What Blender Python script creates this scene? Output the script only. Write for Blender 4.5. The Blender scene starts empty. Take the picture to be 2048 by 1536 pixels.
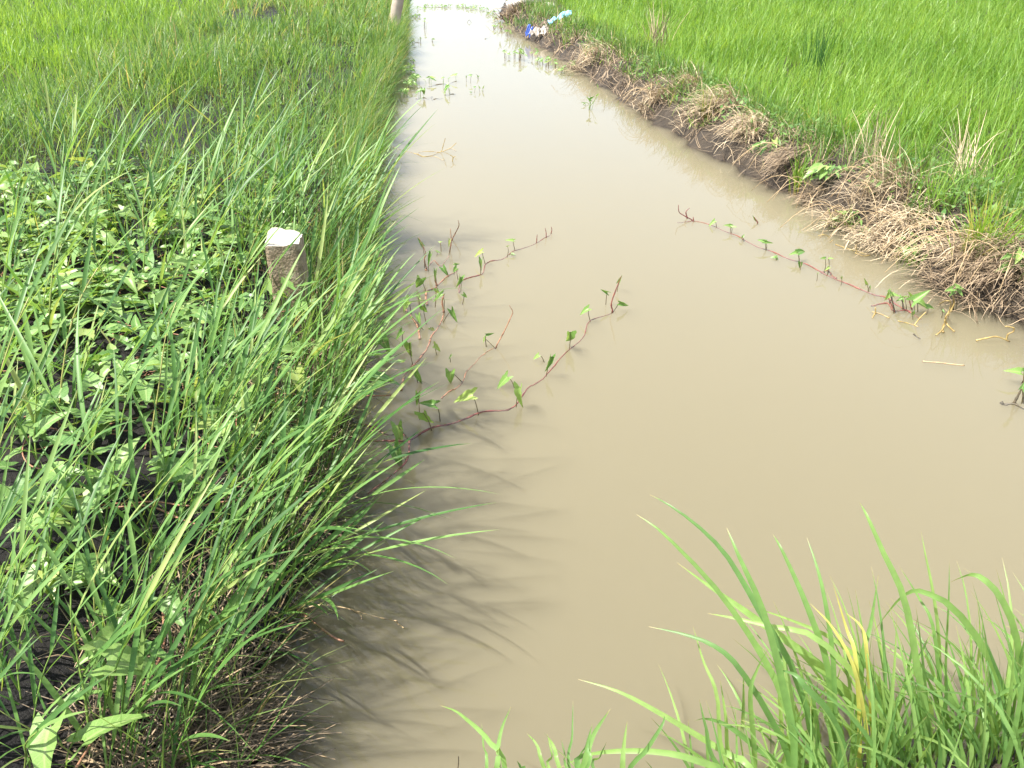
import bpy, math, random
import numpy as np
from mathutils import Vector, Matrix

random.seed(7)
rng = np.random.default_rng(11)
sc = bpy.context.scene
col = sc.collection

# ------------------------------------------------------------------ camera
FPX, CAMH, PITCH = 1547.0, 1.7, math.radians(31.0)
cam_d = bpy.data.cameras.new('camera')
cam_d.sensor_width = 36.0
cam_d.lens = 36.0 * FPX / 2048.0
cam_d.clip_start = 0.02
cam_d.clip_end = 3000
cam = bpy.data.objects.new('camera', cam_d)
cam.location = (0, 0, CAMH)
cam.rotation_euler = (math.pi / 2 - PITCH, 0, 0)
col.objects.link(cam)
sc.camera = cam

# ------------------------------------------------------------------ light
SUN_EL = math.radians(57)
SUN_AZ = math.atan2(-0.90, -0.30)          # compass style angle from +Y towards +X
world = bpy.data.worlds.new('World')
sc.world = world
world.use_nodes = True
wn = world.node_tree.nodes
wl = world.node_tree.links
bg = wn['Background']
sky = wn.new('ShaderNodeTexSky')
sky.sky_type = 'NISHITA'
sky.sun_disc = False
sky.sun_elevation = SUN_EL
sky.sun_rotation = SUN_AZ
sky.air_density = 1.0
sky.dust_density = 2.0
sky.ozone_density = 1.0
# thin bright haze cloud over the whole sky
wtc = wn.new('ShaderNodeTexCoord')
wno = wn.new('ShaderNodeTexNoise'); wno.inputs['Scale'].default_value = 2.2; wno.inputs['Detail'].default_value = 5.0
wl.new(wtc.outputs['Generated'], wno.inputs['Vector'])
wra = wn.new('ShaderNodeValToRGB')
wra.color_ramp.elements[0].position = 0.30; wra.color_ramp.elements[0].color = (0.45,) * 3 + (1,)
wra.color_ramp.elements[1].position = 0.70; wra.color_ramp.elements[1].color = (0.95,) * 3 + (1,)
wl.new(wno.outputs['Fac'], wra.inputs[0])
wmx = wn.new('ShaderNodeMix'); wmx.data_type = 'RGBA'
wsp = wn.new('ShaderNodeSeparateXYZ'); wl.new(wtc.outputs['Generated'], wsp.inputs[0])
wmr = wn.new('ShaderNodeMapRange'); wmr.inputs['From Min'].default_value = 0.05; wmr.inputs['From Max'].default_value = 0.95
wmr.inputs['To Min'].default_value = 1.0; wmr.inputs['To Max'].default_value = 0.40
wl.new(wsp.outputs['Z'], wmr.inputs['Value'])
wmu = wn.new('ShaderNodeMath'); wmu.operation = 'MULTIPLY'
wl.new(wra.outputs[0], wmu.inputs[0]); wl.new(wmr.outputs[0], wmu.inputs[1])
wl.new(wmu.outputs[0], wmx.inputs[0]); wl.new(sky.outputs[0], wmx.inputs[6])
wmx.inputs[7].default_value = (3.55, 3.75, 4.1, 1)
wl.new(wmx.outputs[2], bg.inputs[0])
bg.inputs[1].default_value = 0.15
sun_d = bpy.data.lights.new('sun', 'SUN')
sun_d.energy = 4.7
sun_d.angle = math.radians(0.53)
sun_d.color = (1.0, 0.955, 0.87)
sun = bpy.data.objects.new('sun', sun_d)
sdir = Vector((math.sin(SUN_AZ) * math.cos(SUN_EL), math.cos(SUN_AZ) * math.cos(SUN_EL), math.sin(SUN_EL)))
sun.rotation_euler = sdir.to_track_quat('Z', 'Y').to_euler()
sun.location = sdir * 30
col.objects.link(sun)
sc.view_settings.view_transform = 'Standard'
sc.view_settings.look = 'None'
sc.view_settings.exposure = 1.55
sc.view_settings.gamma = 1.0
sc.view_settings.use_curve_mapping = False
sc.render.engine = 'CYCLES'
sc.cycles.use_denoising = True
sc.cycles.max_bounces = 8
sc.cycles.diffuse_bounces = 3
sc.cycles.glossy_bounces = 3
sc.cycles.transmission_bounces = 4
sc.cycles.transparent_max_bounces = 6
sc.cycles.volume_bounces = 4
sc.cycles.sample_clamp_indirect = 6.0

# ------------------------------------------------------------------ helpers
CP, SP = math.cos(PITCH), math.sin(PITCH)

def _ray(u, v):
    x = (u - 1024) / FPX
    d = (v - 768) / FPX
    return x, CP - d * SP, -SP - d * CP

def at(u, v, z=0.0):
    """point of the place seen at (u, v) that lies at height z"""
    w = _ray(u, v)
    t = (z - CAMH) / w[2]
    return Vector((w[0] * t, w[1] * t, z))

def aty(u, v, y):
    """point seen at (u, v) that lies y metres ahead"""
    w = _ray(u, v)
    t = y / w[1]
    return Vector((w[0] * t, y, CAMH + w[2] * t))

def vnoise(x, y, seed=0):
    x = np.asarray(x, float); y = np.asarray(y, float)
    xi = np.floor(x); yi = np.floor(y)
    fx = x - xi; fy = y - yi
    fx = fx * fx * (3 - 2 * fx); fy = fy * fy * (3 - 2 * fy)
    def h(a, b):
        s = np.sin(a * 127.1 + b * 311.7 + seed * 74.7) * 43758.5453
        return s - np.floor(s)
    return ((h(xi, yi) * (1 - fx) + h(xi + 1, yi) * fx) * (1 - fy)
            + (h(xi, yi + 1) * (1 - fx) + h(xi + 1, yi + 1) * fx) * fy)

def fbm(x, y, seed=0, octv=3):
    a, s, t = 0.5, 0.0, 0.0
    for k in range(octv):
        s = s + a * vnoise(np.asarray(x) * 2 ** k, np.asarray(y) * 2 ** k, seed + k)
        t += a; a *= 0.5
    return s / t

def sstep(a, b, x):
    t = np.clip((np.asarray(x, float) - a) / (b - a), 0, 1)
    return t * t * (3 - 2 * t)

# water lines of the two banks
LP = [(810, 25), (805, 45), (798, 100), (775, 180), (748, 290), (735, 400), (728, 500), (718, 600), (700, 720),
      (672, 900), (640, 1060), (600, 1200), (530, 1330), (450, 1536)]
RP = [(1012, 40), (1045, 70), (1105, 105), (1205, 170), (1305, 240), (1405, 300), (1500, 350), (1600, 395), (1700, 450),
      (1800, 510), (1890, 580), (2000, 622), (2060, 655)]
_l = sorted([(at(*p).y, at(*p).x) for p in LP])
_r = sorted([(at(*p).y, at(*p).x) for p in RP])
LY = np.array([-3, 0.2] + [a for a, b in _l] + [30, 300]); LX = np.array([-0.55, -0.6] + [b for a, b in _l] + [-3.2, -20])
RY = np.array([-3, 1.5, 2.6] + [a for a, b in _r] + [18, 30, 300]); RX = np.array([2.6, 2.6, 2.55] + [b for a, b in _r] + [-0.25, 0.3, -14])

def xl(y): return np.interp(y, LY, LX) + 0.035 * np.sin(np.asarray(y) * 7.3) + 0.02 * np.sin(np.asarray(y) * 17.9)
def xr(y): return np.interp(y, RY, RX) + 0.03 * np.sin(np.asarray(y) * 6.1 + 1) + 0.025 * np.sin(np.asarray(y) * 15.3)
def near_edge(x): return 0.84 + 0.30 * sstep(0.35, 1.0, x) + 0.04 * np.sin(np.asarray(x) * 5.0)

def ground_z(x, y):
    x = np.asarray(x, float); y = np.asarray(y, float)
    dl = xl(y) - x
    dr = x - xr(y)
    dn = near_edge(x) - y
    n1 = fbm(x * 2.3, y * 2.3, 3); n2 = fbm(x * 11, y * 11, 9); n3 = fbm(x * 34, y * 34, 14, 2)
    rough = 0.05 * (n1 - .5) + 0.06 * (n2 - .5) + 0.03 * (n3 - .5)
    # left bank: a low shoulder, then the paddy behind it
    zl = np.where(dl < 0, dl * 0.55, 0.10 * sstep(0, .14, dl) + 0.14 * sstep(.1, .6, dl) + 0.06 * sstep(.6, 1.6, dl) - 0.22 * sstep(2.9, 3.5, dl))
    # right bank: a bund with a steep muddy face
    zr = np.where(dr < 0, dr * 0.5, 0.13 * sstep(0, .12, dr) + 0.10 * sstep(.1, .34, dr) - 0.14 * sstep(.6, 1.0, dr))
    zn = np.where(dn < 0, dn * 0.9, 0.26 * sstep(0, .55, dn))
    z = np.maximum(np.maximum(zl, zr), zn)
    z = np.maximum(z, -0.6)
    land = sstep(-0.03, 0.10, z)
    flat = 1 - 0.7 * np.maximum(sstep(1.0, 1.4, dr), sstep(3.4, 3.8, dl))
    return z + rough * (0.25 + 0.75 * land) * flat

def gz(x, y): return float(ground_z(np.array([x]), np.array([y]))[0])

# ------------------------------------------------------------------ materials
def new_mat(name):
    m = bpy.data.materials.new(name)
    m.use_nodes = True
    nt = m.node_tree
    for n in list(nt.nodes):
        if n.type != 'OUTPUT_MATERIAL':
            nt.nodes.remove(n)
    return m, nt, nt.nodes['Material Output']

def N(nt, kind, **kw):
    n = nt.nodes.new(kind)
    for k, v in kw.items():
        if k.startswith('i_'):
            n.inputs[k[2:].replace('_', ' ')].default_value = v
        else:
            setattr(n, k, v)
    return n

def ramp(nt, stops, fac):
    r = nt.nodes.new('ShaderNodeValToRGB')
    e = r.color_ramp.elements
    while len(e) > 1: e.remove(e[-1])
    e[0].position, e[0].color = stops[0][0], (*stops[0][1], 1)
    for p, c in stops[1:]:
        k = e.new(p); k.color = (*c, 1)
    if fac is not None: nt.links.new(fac, r.inputs[0])
    return r

def blade_mat(name, cols, along=None, trans=0.45, tcol=1.7, rough=0.42, obj_rand=False, spec=0.32, streak=True, veins=False):
    """cols: colour ramp over the individual's random value; along: (base colour, tip colour, base extent, tip start)"""
    m, nt, out = new_mat(name)
    L = nt.links.new
    if obj_rand:
        oi = N(nt, 'ShaderNodeObjectInfo'); rv = oi.outputs['Random']
    else:
        a = N(nt, 'ShaderNodeAttribute', attribute_name='rnd'); rv = a.outputs['Fac']
    c = ramp(nt, cols, rv).outputs[0]
    ta = N(nt, 'ShaderNodeAttribute', attribute_name='t')
    if along:
        bc, tc, be, ts = along
        r1 = ramp(nt, [(0, (1, 1, 1)), (be, (0, 0, 0))], ta.outputs['Fac'])
        mx = N(nt, 'ShaderNodeMix', data_type='RGBA'); L(r1.outputs[0], mx.inputs[0]); L(c, mx.inputs[6]); mx.inputs[7].default_value = (*bc, 1)
        c = mx.outputs[2]
        r2 = ramp(nt, [(ts, (0, 0, 0)), (1.0, (1, 1, 1))], ta.outputs['Fac'])
        mx = N(nt, 'ShaderNodeMix', data_type='RGBA'); L(r2.outputs[0], mx.inputs[0]); L(c, mx.inputs[6]); mx.inputs[7].default_value = (*tc, 1)
        c = mx.outputs[2]
    if streak:
        tc_ = N(nt, 'ShaderNodeTexCoord')
        nz = N(nt, 'ShaderNodeTexNoise', i_Scale=38.0, i_Detail=2.0); L(tc_.outputs['Object'], nz.inputs['Vector'])
        hs = N(nt, 'ShaderNodeHueSaturation'); L(c, hs.inputs['Color'])
        mr = N(nt, 'ShaderNodeMapRange'); mr.inputs['To Min'].default_value = 0.72; mr.inputs['To Max'].default_value = 1.28
        L(nz.outputs['Fac'], mr.inputs['Value']); L(mr.outputs[0], hs.inputs['Value'])
        c = hs.outputs[0]
    if veins:
        va = N(nt, 'ShaderNodeAttribute', attribute_name='vein'); ma = N(nt, 'ShaderNodeAttribute', attribute_name='mid')
        ml = N(nt, 'ShaderNodeMath', operation='MULTIPLY'); ml.inputs[1].default_value = 58.0; L(va.outputs['Fac'], ml.inputs[0])
        si = N(nt, 'ShaderNodeMath', operation='SINE'); L(ml.outputs[0], si.inputs[0])
        r3 = ramp(nt, [(0.75, (0, 0, 0)), (1.0, (.28,) * 3)], si.outputs[0])
        r4 = ramp(nt, [(0.84, (0, 0, 0)), (0.95, (.6,) * 3)], ma.outputs['Fac'])
        ad = N(nt, 'ShaderNodeMath', operation='MAXIMUM'); L(r3.outputs[0], ad.inputs[0]); L(r4.outputs[0], ad.inputs[1])
        mx = N(nt, 'ShaderNodeMix', data_type='RGBA'); L(ad.outputs[0], mx.inputs[0]); L(c, mx.inputs[6]); mx.inputs[7].default_value = (0.30, 0.38, 0.15, 1)
        c = mx.outputs[2]
    p = N(nt, 'ShaderNodeBsdfPrincipled'); p.inputs['Roughness'].default_value = rough
    p.inputs['Specular IOR Level'].default_value = spec
    L(c, p.inputs['Base Color'])
    tr = N(nt, 'ShaderNodeBsdfTranslucent')
    tm = N(nt, 'ShaderNodeMix', data_type='RGBA', blend_type='MULTIPLY'); tm.inputs[0].default_value = 1.0
    L(c, tm.inputs[6]); tm.inputs[7].default_value = (tcol * 1.15, tcol, tcol * 0.55, 1)
    L(tm.outputs[2], tr.inputs[0])
    ms = N(nt, 'ShaderNodeMixShader'); ms.inputs[0].default_value = trans
    L(p.outputs[0], ms.inputs[1]); L(tr.outputs[0], ms.inputs[2]); L(ms.outputs[0], out.inputs[0])
    return m

def simple_mat(name, c1, c2, scale=20, rough=0.7, bump=0.3, bscale=None, detail=5, spec=0.4, attr=False):
    m, nt, out = new_mat(name)
    L = nt.links.new
    tc = N(nt, 'ShaderNodeTexCoord')
    nz = N(nt, 'ShaderNodeTexNoise', i_Scale=scale, i_Detail=detail); L(tc.outputs['Object'], nz.inputs['Vector'])
    fac = nz.outputs['Fac']
    if attr:
        a = N(nt, 'ShaderNodeAttribute', attribute_name='rnd'); fac = a.outputs['Fac']
        r = ramp(nt, [(0, c1), (1, c2)], fac)
    else:
        r = ramp(nt, [(0.3, c1), (0.7, c2)], fac)
    p = N(nt, 'ShaderNodeBsdfPrincipled'); p.inputs['Roughness'].default_value = rough
    p.inputs['Specular IOR Level'].default_value = spec
    L(r.outputs[0], p.inputs['Base Color'])
    if bump:
        b = N(nt, 'ShaderNodeBump', i_Strength=bump, i_Distance=0.01)
        n2 = N(nt, 'ShaderNodeTexNoise', i_Scale=bscale or scale * 3, i_Detail=4.0); L(tc.outputs['Object'], n2.inputs['Vector'])
        L(n2.outputs['Fac'], b.inputs['Height']); L(b.outputs[0], p.inputs['Normal'])
    L(p.outputs[0], out.inputs[0])
    return m

M = {}
G1 = [(0.0, (0.045, 0.115, 0.018)), (0.35, (0.075, 0.175, 0.026)), (0.75, (0.115, 0.23, 0.036)), (1.0, (0.20, 0.27, 0.05))]
M['bank_grass'] = blade_mat('bank_grass', [(0.0, (0.028, 0.085, 0.015)), (0.5, (0.10, 0.195, 0.042)), (0.82, (0.17, 0.26, 0.07)), (0.92, (0.25, 0.24, 0.09)), (1.0, (0.34, 0.27, 0.13))],
                            along=((0.15, 0.17, 0.045), (0.17, 0.21, 0.06), 0.3, 0.8))
M['edge_grass'] = blade_mat('edge_grass', [(0.0, (0.04, 0.105, 0.022)), (0.6, (0.09, 0.175, 0.042)), (0.85, (0.15, 0.22, 0.07)), (1.0, (0.30, 0.24, 0.11))],
                            along=((0.13, 0.13, 0.045), (0.14, 0.19, 0.055), 0.3, 0.8))
M['rice'] = blade_mat('rice_blade', [(0.0, (0.075, 0.17, 0.018)), (0.5, (0.125, 0.24, 0.032)), (1.0, (0.19, 0.31, 0.055))],
                      along=((0.15, 0.20, 0.035), (0.20, 0.29, 0.06), 0.25, 0.85), trans=0.45)
M['stalk_blade'] = blade_mat('stalk_blade', [(0.0, (0.035, 0.095, 0.022)), (0.5, (0.088, 0.185, 0.045)), (0.85, (0.155, 0.265, 0.075)), (1.0, (0.25, 0.30, 0.10))],
                             along=((0.13, 0.22, 0.05), (0.17, 0.20, 0.08), 0.12, 0.9), obj_rand=True, rough=0.43, spec=0.3, trans=.36)
M['culm'] = blade_mat('culm', [(0.0, (0.10, 0.20, 0.035)), (0.6, (0.16, 0.25, 0.05)), (1.0, (0.28, 0.27, 0.09))], obj_rand=True, trans=0.12, rough=0.4)
M['tuft_blade'] = blade_mat('tuft_blade', [(0.0, (0.10, 0.20, 0.06)), (0.5, (0.16, 0.28, 0.085)), (1.0, (0.23, 0.35, 0.11))],
                            along=((0.16, 0.25, 0.06), (0.33, 0.28, 0.15), 0.15, 0.93), obj_rand=True, rough=0.40, spec=0.35, trans=0.5)
M['yellow_blade'] = blade_mat('yellow_blade', [(0.0, (0.34, 0.36, 0.09)), (1.0, (0.44, 0.40, 0.12))], obj_rand=True, trans=.45)
M['dark_rush'] = blade_mat('dark_rush', [(0.0, (0.03, 0.095, 0.025)), (1.0, (0.06, 0.15, 0.035))], along=((0.10, 0.13, 0.04), (0.18, 0.2, 0.08), 0.15, 0.9))
M['bright_tuft'] = blade_mat('bright_tuft', [(0.0, (0.10, 0.21, 0.02)), (0.7, (0.18, 0.29, 0.03)), (1.0, (0.34, 0.30, 0.08))], along=((0.26, 0.15, 0.06), (0.2, 0.3, 0.06), 0.25, 0.9))
M['leaf'] = blade_mat('spinach_leaf', [(0.0, (0.075, 0.17, 0.036)), (0.5, (0.135, 0.245, 0.06)), (0.9, (0.20, 0.31, 0.085)), (1.0, (0.28, 0.34, 0.09))], obj_rand=True, trans=0.32, rough=0.42, spec=0.4, veins=True)
M['leaf_far'] = blade_mat('weed_leaf', [(0.0, (0.06, 0.145, 0.032)), (1.0, (0.16, 0.27, 0.075))], trans=0.35, rough=0.45)
M['petiole'] = simple_mat('petiole', (0.07, 0.07, 0.03), (0.15, 0.10, 0.05), 40, 0.45, 0)
M['petiole_green'] = simple_mat('petiole_green', (0.11, 0.20, 0.04), (0.17, 0.24, 0.06), 40, 0.45, 0)
M['vine_red'] = simple_mat('vine_red', (0.10, 0.028, 0.03), (0.22, 0.075, 0.055), 45, 0.42, 0.2)
M['vine_brown'] = simple_mat('vine_brown', (0.19, 0.085, 0.05), (0.32, 0.17, 0.10), 45, 0.5, 0.2)
M['straw'] = simple_mat('straw', (0.13, 0.085, 0.045), (0.58, 0.47, 0.31), attr=True, rough=0.65, bump=0)
M['straw_brown'] = simple_mat('straw_brown', (0.075, 0.05, 0.03), (0.36, 0.27, 0.17), attr=True, rough=0.65, bump=0)
M['litter'] = simple_mat('litter', (0.045, 0.032, 0.02), (0.30, 0.215, 0.125), attr=True, rough=0.6, bump=0)
M['dead_stem'] = simple_mat('dead_stem', (0.17, 0.11, 0.035), (0.38, 0.29, 0.11), 30, 0.5, 0.2)
M['dead_pale'] = simple_mat('dead_pale', (0.24, 0.16, 0.08), (0.46, 0.35, 0.20), 30, 0.55, 0.2)
M['dark_stem'] = simple_mat('dark_stem', (0.05, 0.045, 0.03), (0.10, 0.075, 0.045), 40, 0.5, 0.2)

# mud of the ground
m, nt, out = new_mat('mud'); L = nt.links.new
tc = N(nt, 'ShaderNodeTexCoord')
n1 = N(nt, 'ShaderNodeTexNoise', i_Scale=6.0, i_Detail=8.0, i_Roughness=0.65); L(tc.outputs['Object'], n1.inputs['Vector'])
sp = N(nt, 'ShaderNodeSeparateXYZ'); L(tc.outputs['Object'], sp.inputs[0])
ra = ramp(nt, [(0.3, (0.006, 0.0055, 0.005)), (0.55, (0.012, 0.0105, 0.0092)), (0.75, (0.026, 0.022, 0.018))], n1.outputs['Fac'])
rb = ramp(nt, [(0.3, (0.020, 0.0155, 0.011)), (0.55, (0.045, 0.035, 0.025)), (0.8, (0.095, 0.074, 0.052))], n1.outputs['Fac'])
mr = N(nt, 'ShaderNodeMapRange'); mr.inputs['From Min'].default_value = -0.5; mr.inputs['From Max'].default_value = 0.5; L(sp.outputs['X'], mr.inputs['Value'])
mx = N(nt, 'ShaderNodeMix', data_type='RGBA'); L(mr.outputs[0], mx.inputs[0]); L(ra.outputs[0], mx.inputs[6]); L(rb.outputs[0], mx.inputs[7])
p = N(nt, 'ShaderNodeBsdfPrincipled'); L(mx.outputs[2], p.inputs['Base Color']); p.inputs['Specular IOR Level'].default_value = .22
rr = ramp(nt, [(0.35, (0.38,) * 3), (0.65, (0.85,) * 3)], n1.outputs['Fac']); L(rr.outputs[0], p.inputs['Roughness'])
n2 = N(nt, 'ShaderNodeTexNoise', i_Scale=55.0, i_Detail=6.0, i_Roughness=0.7); L(tc.outputs['Object'], n2.inputs['Vector'])
b = N(nt, 'ShaderNodeBump', i_Strength=0.9, i_Distance=0.02); L(n2.outputs['Fac'], b.inputs['Height']); L(b.outputs[0], p.inputs['Normal'])
L(p.outputs[0], out.inputs[0]); M['mud'] = m

# turbid water: a clear mirror-like surface over silt that scatters the light
m, nt, out = new_mat('turbid_water'); L = nt.links.new
tc = N(nt, 'ShaderNodeTexCoord')
mp = N(nt, 'ShaderNodeMapping'); mp.inputs['Scale'].default_value = (1.0, 1.6, 1.0); mp.inputs['Rotation'].default_value = (0, 0, 0.25)
L(tc.outputs['Object'], mp.inputs['Vector'])
w1 = N(nt, 'ShaderNodeTexNoise', i_Scale=5.0, i_Detail=3.0, i_Roughness=0.55); L(mp.outputs[0], w1.inputs['Vector'])
w2 = N(nt, 'ShaderNodeTexNoise', i_Scale=0.55, i_Detail=1.0); L(tc.outputs['Object'], w2.inputs['Vector'])
wr = ramp(nt, [(0.40, (0.12,) * 3), (0.68, (1, 1, 1))], w2.outputs['Fac'])
b = N(nt, 'ShaderNodeBump', i_Strength=0.10, i_Distance=0.02); L(w1.outputs['Fac'], b.inputs['Height'])
sm = N(nt, 'ShaderNodeMath', operation='MULTIPLY'); sm.inputs[1].default_value = 0.14; L(wr.outputs[0], sm.inputs[0]); L(sm.outputs[0], b.inputs['Strength'])
fr = N(nt, 'ShaderNodeFresnel'); fr.inputs['IOR'].default_value = 1.333; L(b.outputs[0], fr.inputs['Normal'])
gl = N(nt, 'ShaderNodeBsdfGlossy'); gl.inputs['Roughness'].default_value = 0.02; L(b.outputs[0], gl.inputs['Normal'])
tr = N(nt, 'ShaderNodeBsdfTransparent')
ms = N(nt, 'ShaderNodeMixShader'); L(fr.outputs[0], ms.inputs[0]); L(tr.outputs[0], ms.inputs[1]); L(gl.outputs[0], ms.inputs[2])
L(ms.outputs[0], out.inputs['Surface'])
pv = N(nt, 'ShaderNodeVolumePrincipled'); pv.inputs['Color'].default_value = (0.55, 0.51, 0.375, 1); pv.inputs['Density'].default_value = 11.0
pv.inputs['Anisotropy'].default_value = 0.0
L(pv.outputs[0], out.inputs['Volume'])
M['water'] = m

# ------------------------------------------------------------------ mesh helpers
def mesh_np(name, verts, quads, mat, attrs=None, smooth=True):
    me = bpy.data.meshes.new(name)
    nv, nf = len(verts), len(quads)
    me.vertices.add(nv); me.vertices.foreach_set('co', np.ascontiguousarray(verts, np.float32).ravel())
    me.loops.add(nf * 4); me.loops.foreach_set('vertex_index', np.ascontiguousarray(quads, np.int32).ravel())
    me.polygons.add(nf); me.polygons.foreach_set('loop_start', np.arange(0, nf * 4, 4, dtype=np.int32))
    me.update(calc_edges=True)
    if smooth: me.polygons.foreach_set('use_smooth', np.ones(nf, bool))
    for k, v in (attrs or {}).items():
        a = me.attributes.new(k, 'FLOAT', 'POINT'); a.data.foreach_set('value', np.ascontiguousarray(v, np.float32))
    if mat: me.materials.append(mat)
    return me

def link(name, me, parent=None, W=None, Wp=None):
    o = bpy.data.objects.new(name, me)
    col.objects.link(o)
    if parent is not None:
        o.parent = parent
        if Wp is not None: o.matrix_parent_inverse = Wp.inverted()
    if W is not None: o.matrix_basis = W
    return o

def tag(o, label=None, cat=None, group=None, kind=None):
    if label: o['label'] = label
    if cat: o['category'] = cat
    if group: o['group'] = group
    if kind: o['kind'] = kind
    return o

def blade_field(base, az, length, width, lean, bend, segs=4, rnd=None, clamp=False, facing=None, wprof=None):
    """many ribbon blades at once; returns verts, quads, attrs"""
    n = len(base)
    t = np.linspace(0, 1, segs + 1)
    tm = (t[:-1] + t[1:]) / 2
    th = lean[:, None] + bend[:, None] * tm[None, :]
    step = (length / segs)[:, None]
    hx = np.concatenate([np.zeros((n, 1)), np.cumsum(np.sin(th) * step, 1)], 1)
    hz = np.concatenate([np.zeros((n, 1)), np.cumsum(np.cos(th) * step, 1)], 1)
    P = np.empty((n, segs + 1, 3))
    P[..., 0] = base[:, None, 0] + hx * np.cos(az)[:, None]
    P[..., 1] = base[:, None, 1] + hx * np.sin(az)[:, None]
    P[..., 2] = base[:, None, 2] + hz
    if clamp:
        P[..., 2] = np.maximum(P[..., 2], np.maximum(ground_z(P[..., 0], P[..., 1]), -0.01) + 0.004 + 0.02 * rng.random((n, 1)))
    fa = az + math.pi / 2 + (facing if facing is not None else rng.normal(0, .5, n))
    wp = (np.minimum(1, .55 + 1.8 * t) * (1 - t ** 2.4)) if wprof is None else wprof(t)
    wp = np.maximum(wp, 0.06)
    hw = width[:, None] * wp[None, :] * 0.5
    S = np.stack([np.cos(fa)[:, None] * hw, np.sin(fa)[:, None] * hw, np.zeros_like(hw)], -1)
    V = np.stack([P - S, P + S], 2).reshape(-1, 3)
    b0 = (np.arange(n) * (segs + 1) * 2)[:, None] + (np.arange(segs) * 2)[None, :]
    Q = np.stack([b0, b0 + 1, b0 + 3, b0 + 2], -1).reshape(-1, 4)
    if rnd is None: rnd = rng.random(n)
    A = {'rnd': np.repeat(rnd, (segs + 1) * 2), 't': np.tile(np.repeat(t, 2), n)}
    return V, Q, A

def scatter(n, x0, x1, y0, y1):
    return rng.uniform(x0, x1, n), rng.uniform(y0, y1, n)

def in_view(x, y, margin=0.8, z=0.3):
    """keeps points whose place can be seen from the camera or from a step aside"""
    f = y * CP + (CAMH - z) * SP
    up = y * SP - (CAMH - z) * CP
    return (np.abs(x) < (f * 0.664 + margin)) & (f > 0.3) & (up > -f * 0.5 - margin * 1.0)

def catmull(pts, n):
    pts = [Vector(p) for p in pts]
    if len(pts) == 2:
        return [pts[0].lerp(pts[1], k / (n - 1)) for k in range(n)]
    ex = [pts[0] * 2 - pts[1]] + pts + [pts[-1] * 2 - pts[-2]]
    out = []
    for k in range(n):
        s = k / (n - 1) * (len(pts) - 1)
        i = min(int(s), len(pts) - 2); t = s - i
        p0, p1, p2, p3 = ex[i], ex[i + 1], ex[i + 2], ex[i + 3]
        out.append(0.5 * ((2 * p1) + (p2 - p0) * t + (2 * p0 - 5 * p1 + 4 * p2 - p3) * t * t + (3 * p1 - p0 - 3 * p2 + p3) * t ** 3))
    return out

def tube_geo(pts, rad, sides=6):
    n = len(pts)
    if not hasattr(rad, '__len__'): rad = [rad] * n
    V, Q, T = [], [], []
    ref = Vector((0.3, 0.2, 1))
    for i, p in enumerate(pts):
        d = (pts[min(i + 1, n - 1)] - pts[max(i - 1, 0)])
        d = d.normalized() if d.length > 1e-9 else Vector((0, 0, 1))
        a = d.cross(ref)
        if a.length < 1e-3: a = d.cross(Vector((1, 0, 0)))
        a.normalize(); b_ = d.cross(a)
        for k in range(sides):
            an = 2 * math.pi * k / sides
            V.append(p + (a * math.cos(an) + b_ * math.sin(an)) * rad[i]); T.append(i / (n - 1))
    for i in range(n - 1):
        for k in range(sides):
            k2 = (k + 1) % sides
            Q.append((i * sides + k, i * sides + k2, (i + 1) * sides + k2, (i + 1) * sides + k))
    # end caps, closed with a folded quad each
    for base, rev in ((0, True), ((n - 1) * sides, False)):
        for k in range(1, sides - 2, 2):
            q = [base, base + k, base + k + 1, base + k + 2]
            Q.append(tuple(q[::-1]) if rev else tuple(q))
    return V, Q, T

def tube(name, pts, rad, mat, sides=6, node=0.0):
    """node > 0 swells the stem at regular joints"""
    V, Q, T = tube_geo(pts, rad, sides)
    return mesh_np(name, np.array([tuple(v) for v in V]), np.array(Q), mat, {'t': np.array(T), 'rnd': np.full(len(V), random.random())})

def strip(name, pts, width, mat, up=None, fold=0.25, prof=None, twist=0.0):
    """one grass blade with a crease along its midrib"""
    n = len(pts)
    V, T = [], []
    up = up or Vector((0, -0.5, 0.8))
    for i, p in enumerate(pts):
        t = i / (n - 1)
        d = (pts[min(i + 1, n - 1)] - pts[max(i - 1, 0)]).normalized()
        s = d.cross(up)
        if s.length < 1e-3: s = d.cross(Vector((1, 0, 0)))
        s.normalize()
        if twist: s = Matrix.Rotation(twist * t, 3, d) @ s
        nn = s.cross(d)
        w = width * 0.5 * (prof(t) if prof else max(0.05, min(1, .5 + 2 * t) * (1 - t ** 2.6)))
        V += [p - s * w + nn * w * fold, p, p + s * w + nn * w * fold]; T += [t] * 3
    Q = []
    for i in range(n - 1):
        a = i * 3
        Q += [(a, a + 1, a + 4, a + 3), (a + 1, a + 2, a + 5, a + 4)]
    return mesh_np(name, np.array([tuple(v) for v in V]), np.array(Q), mat, {'t': np.array(T)})

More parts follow.
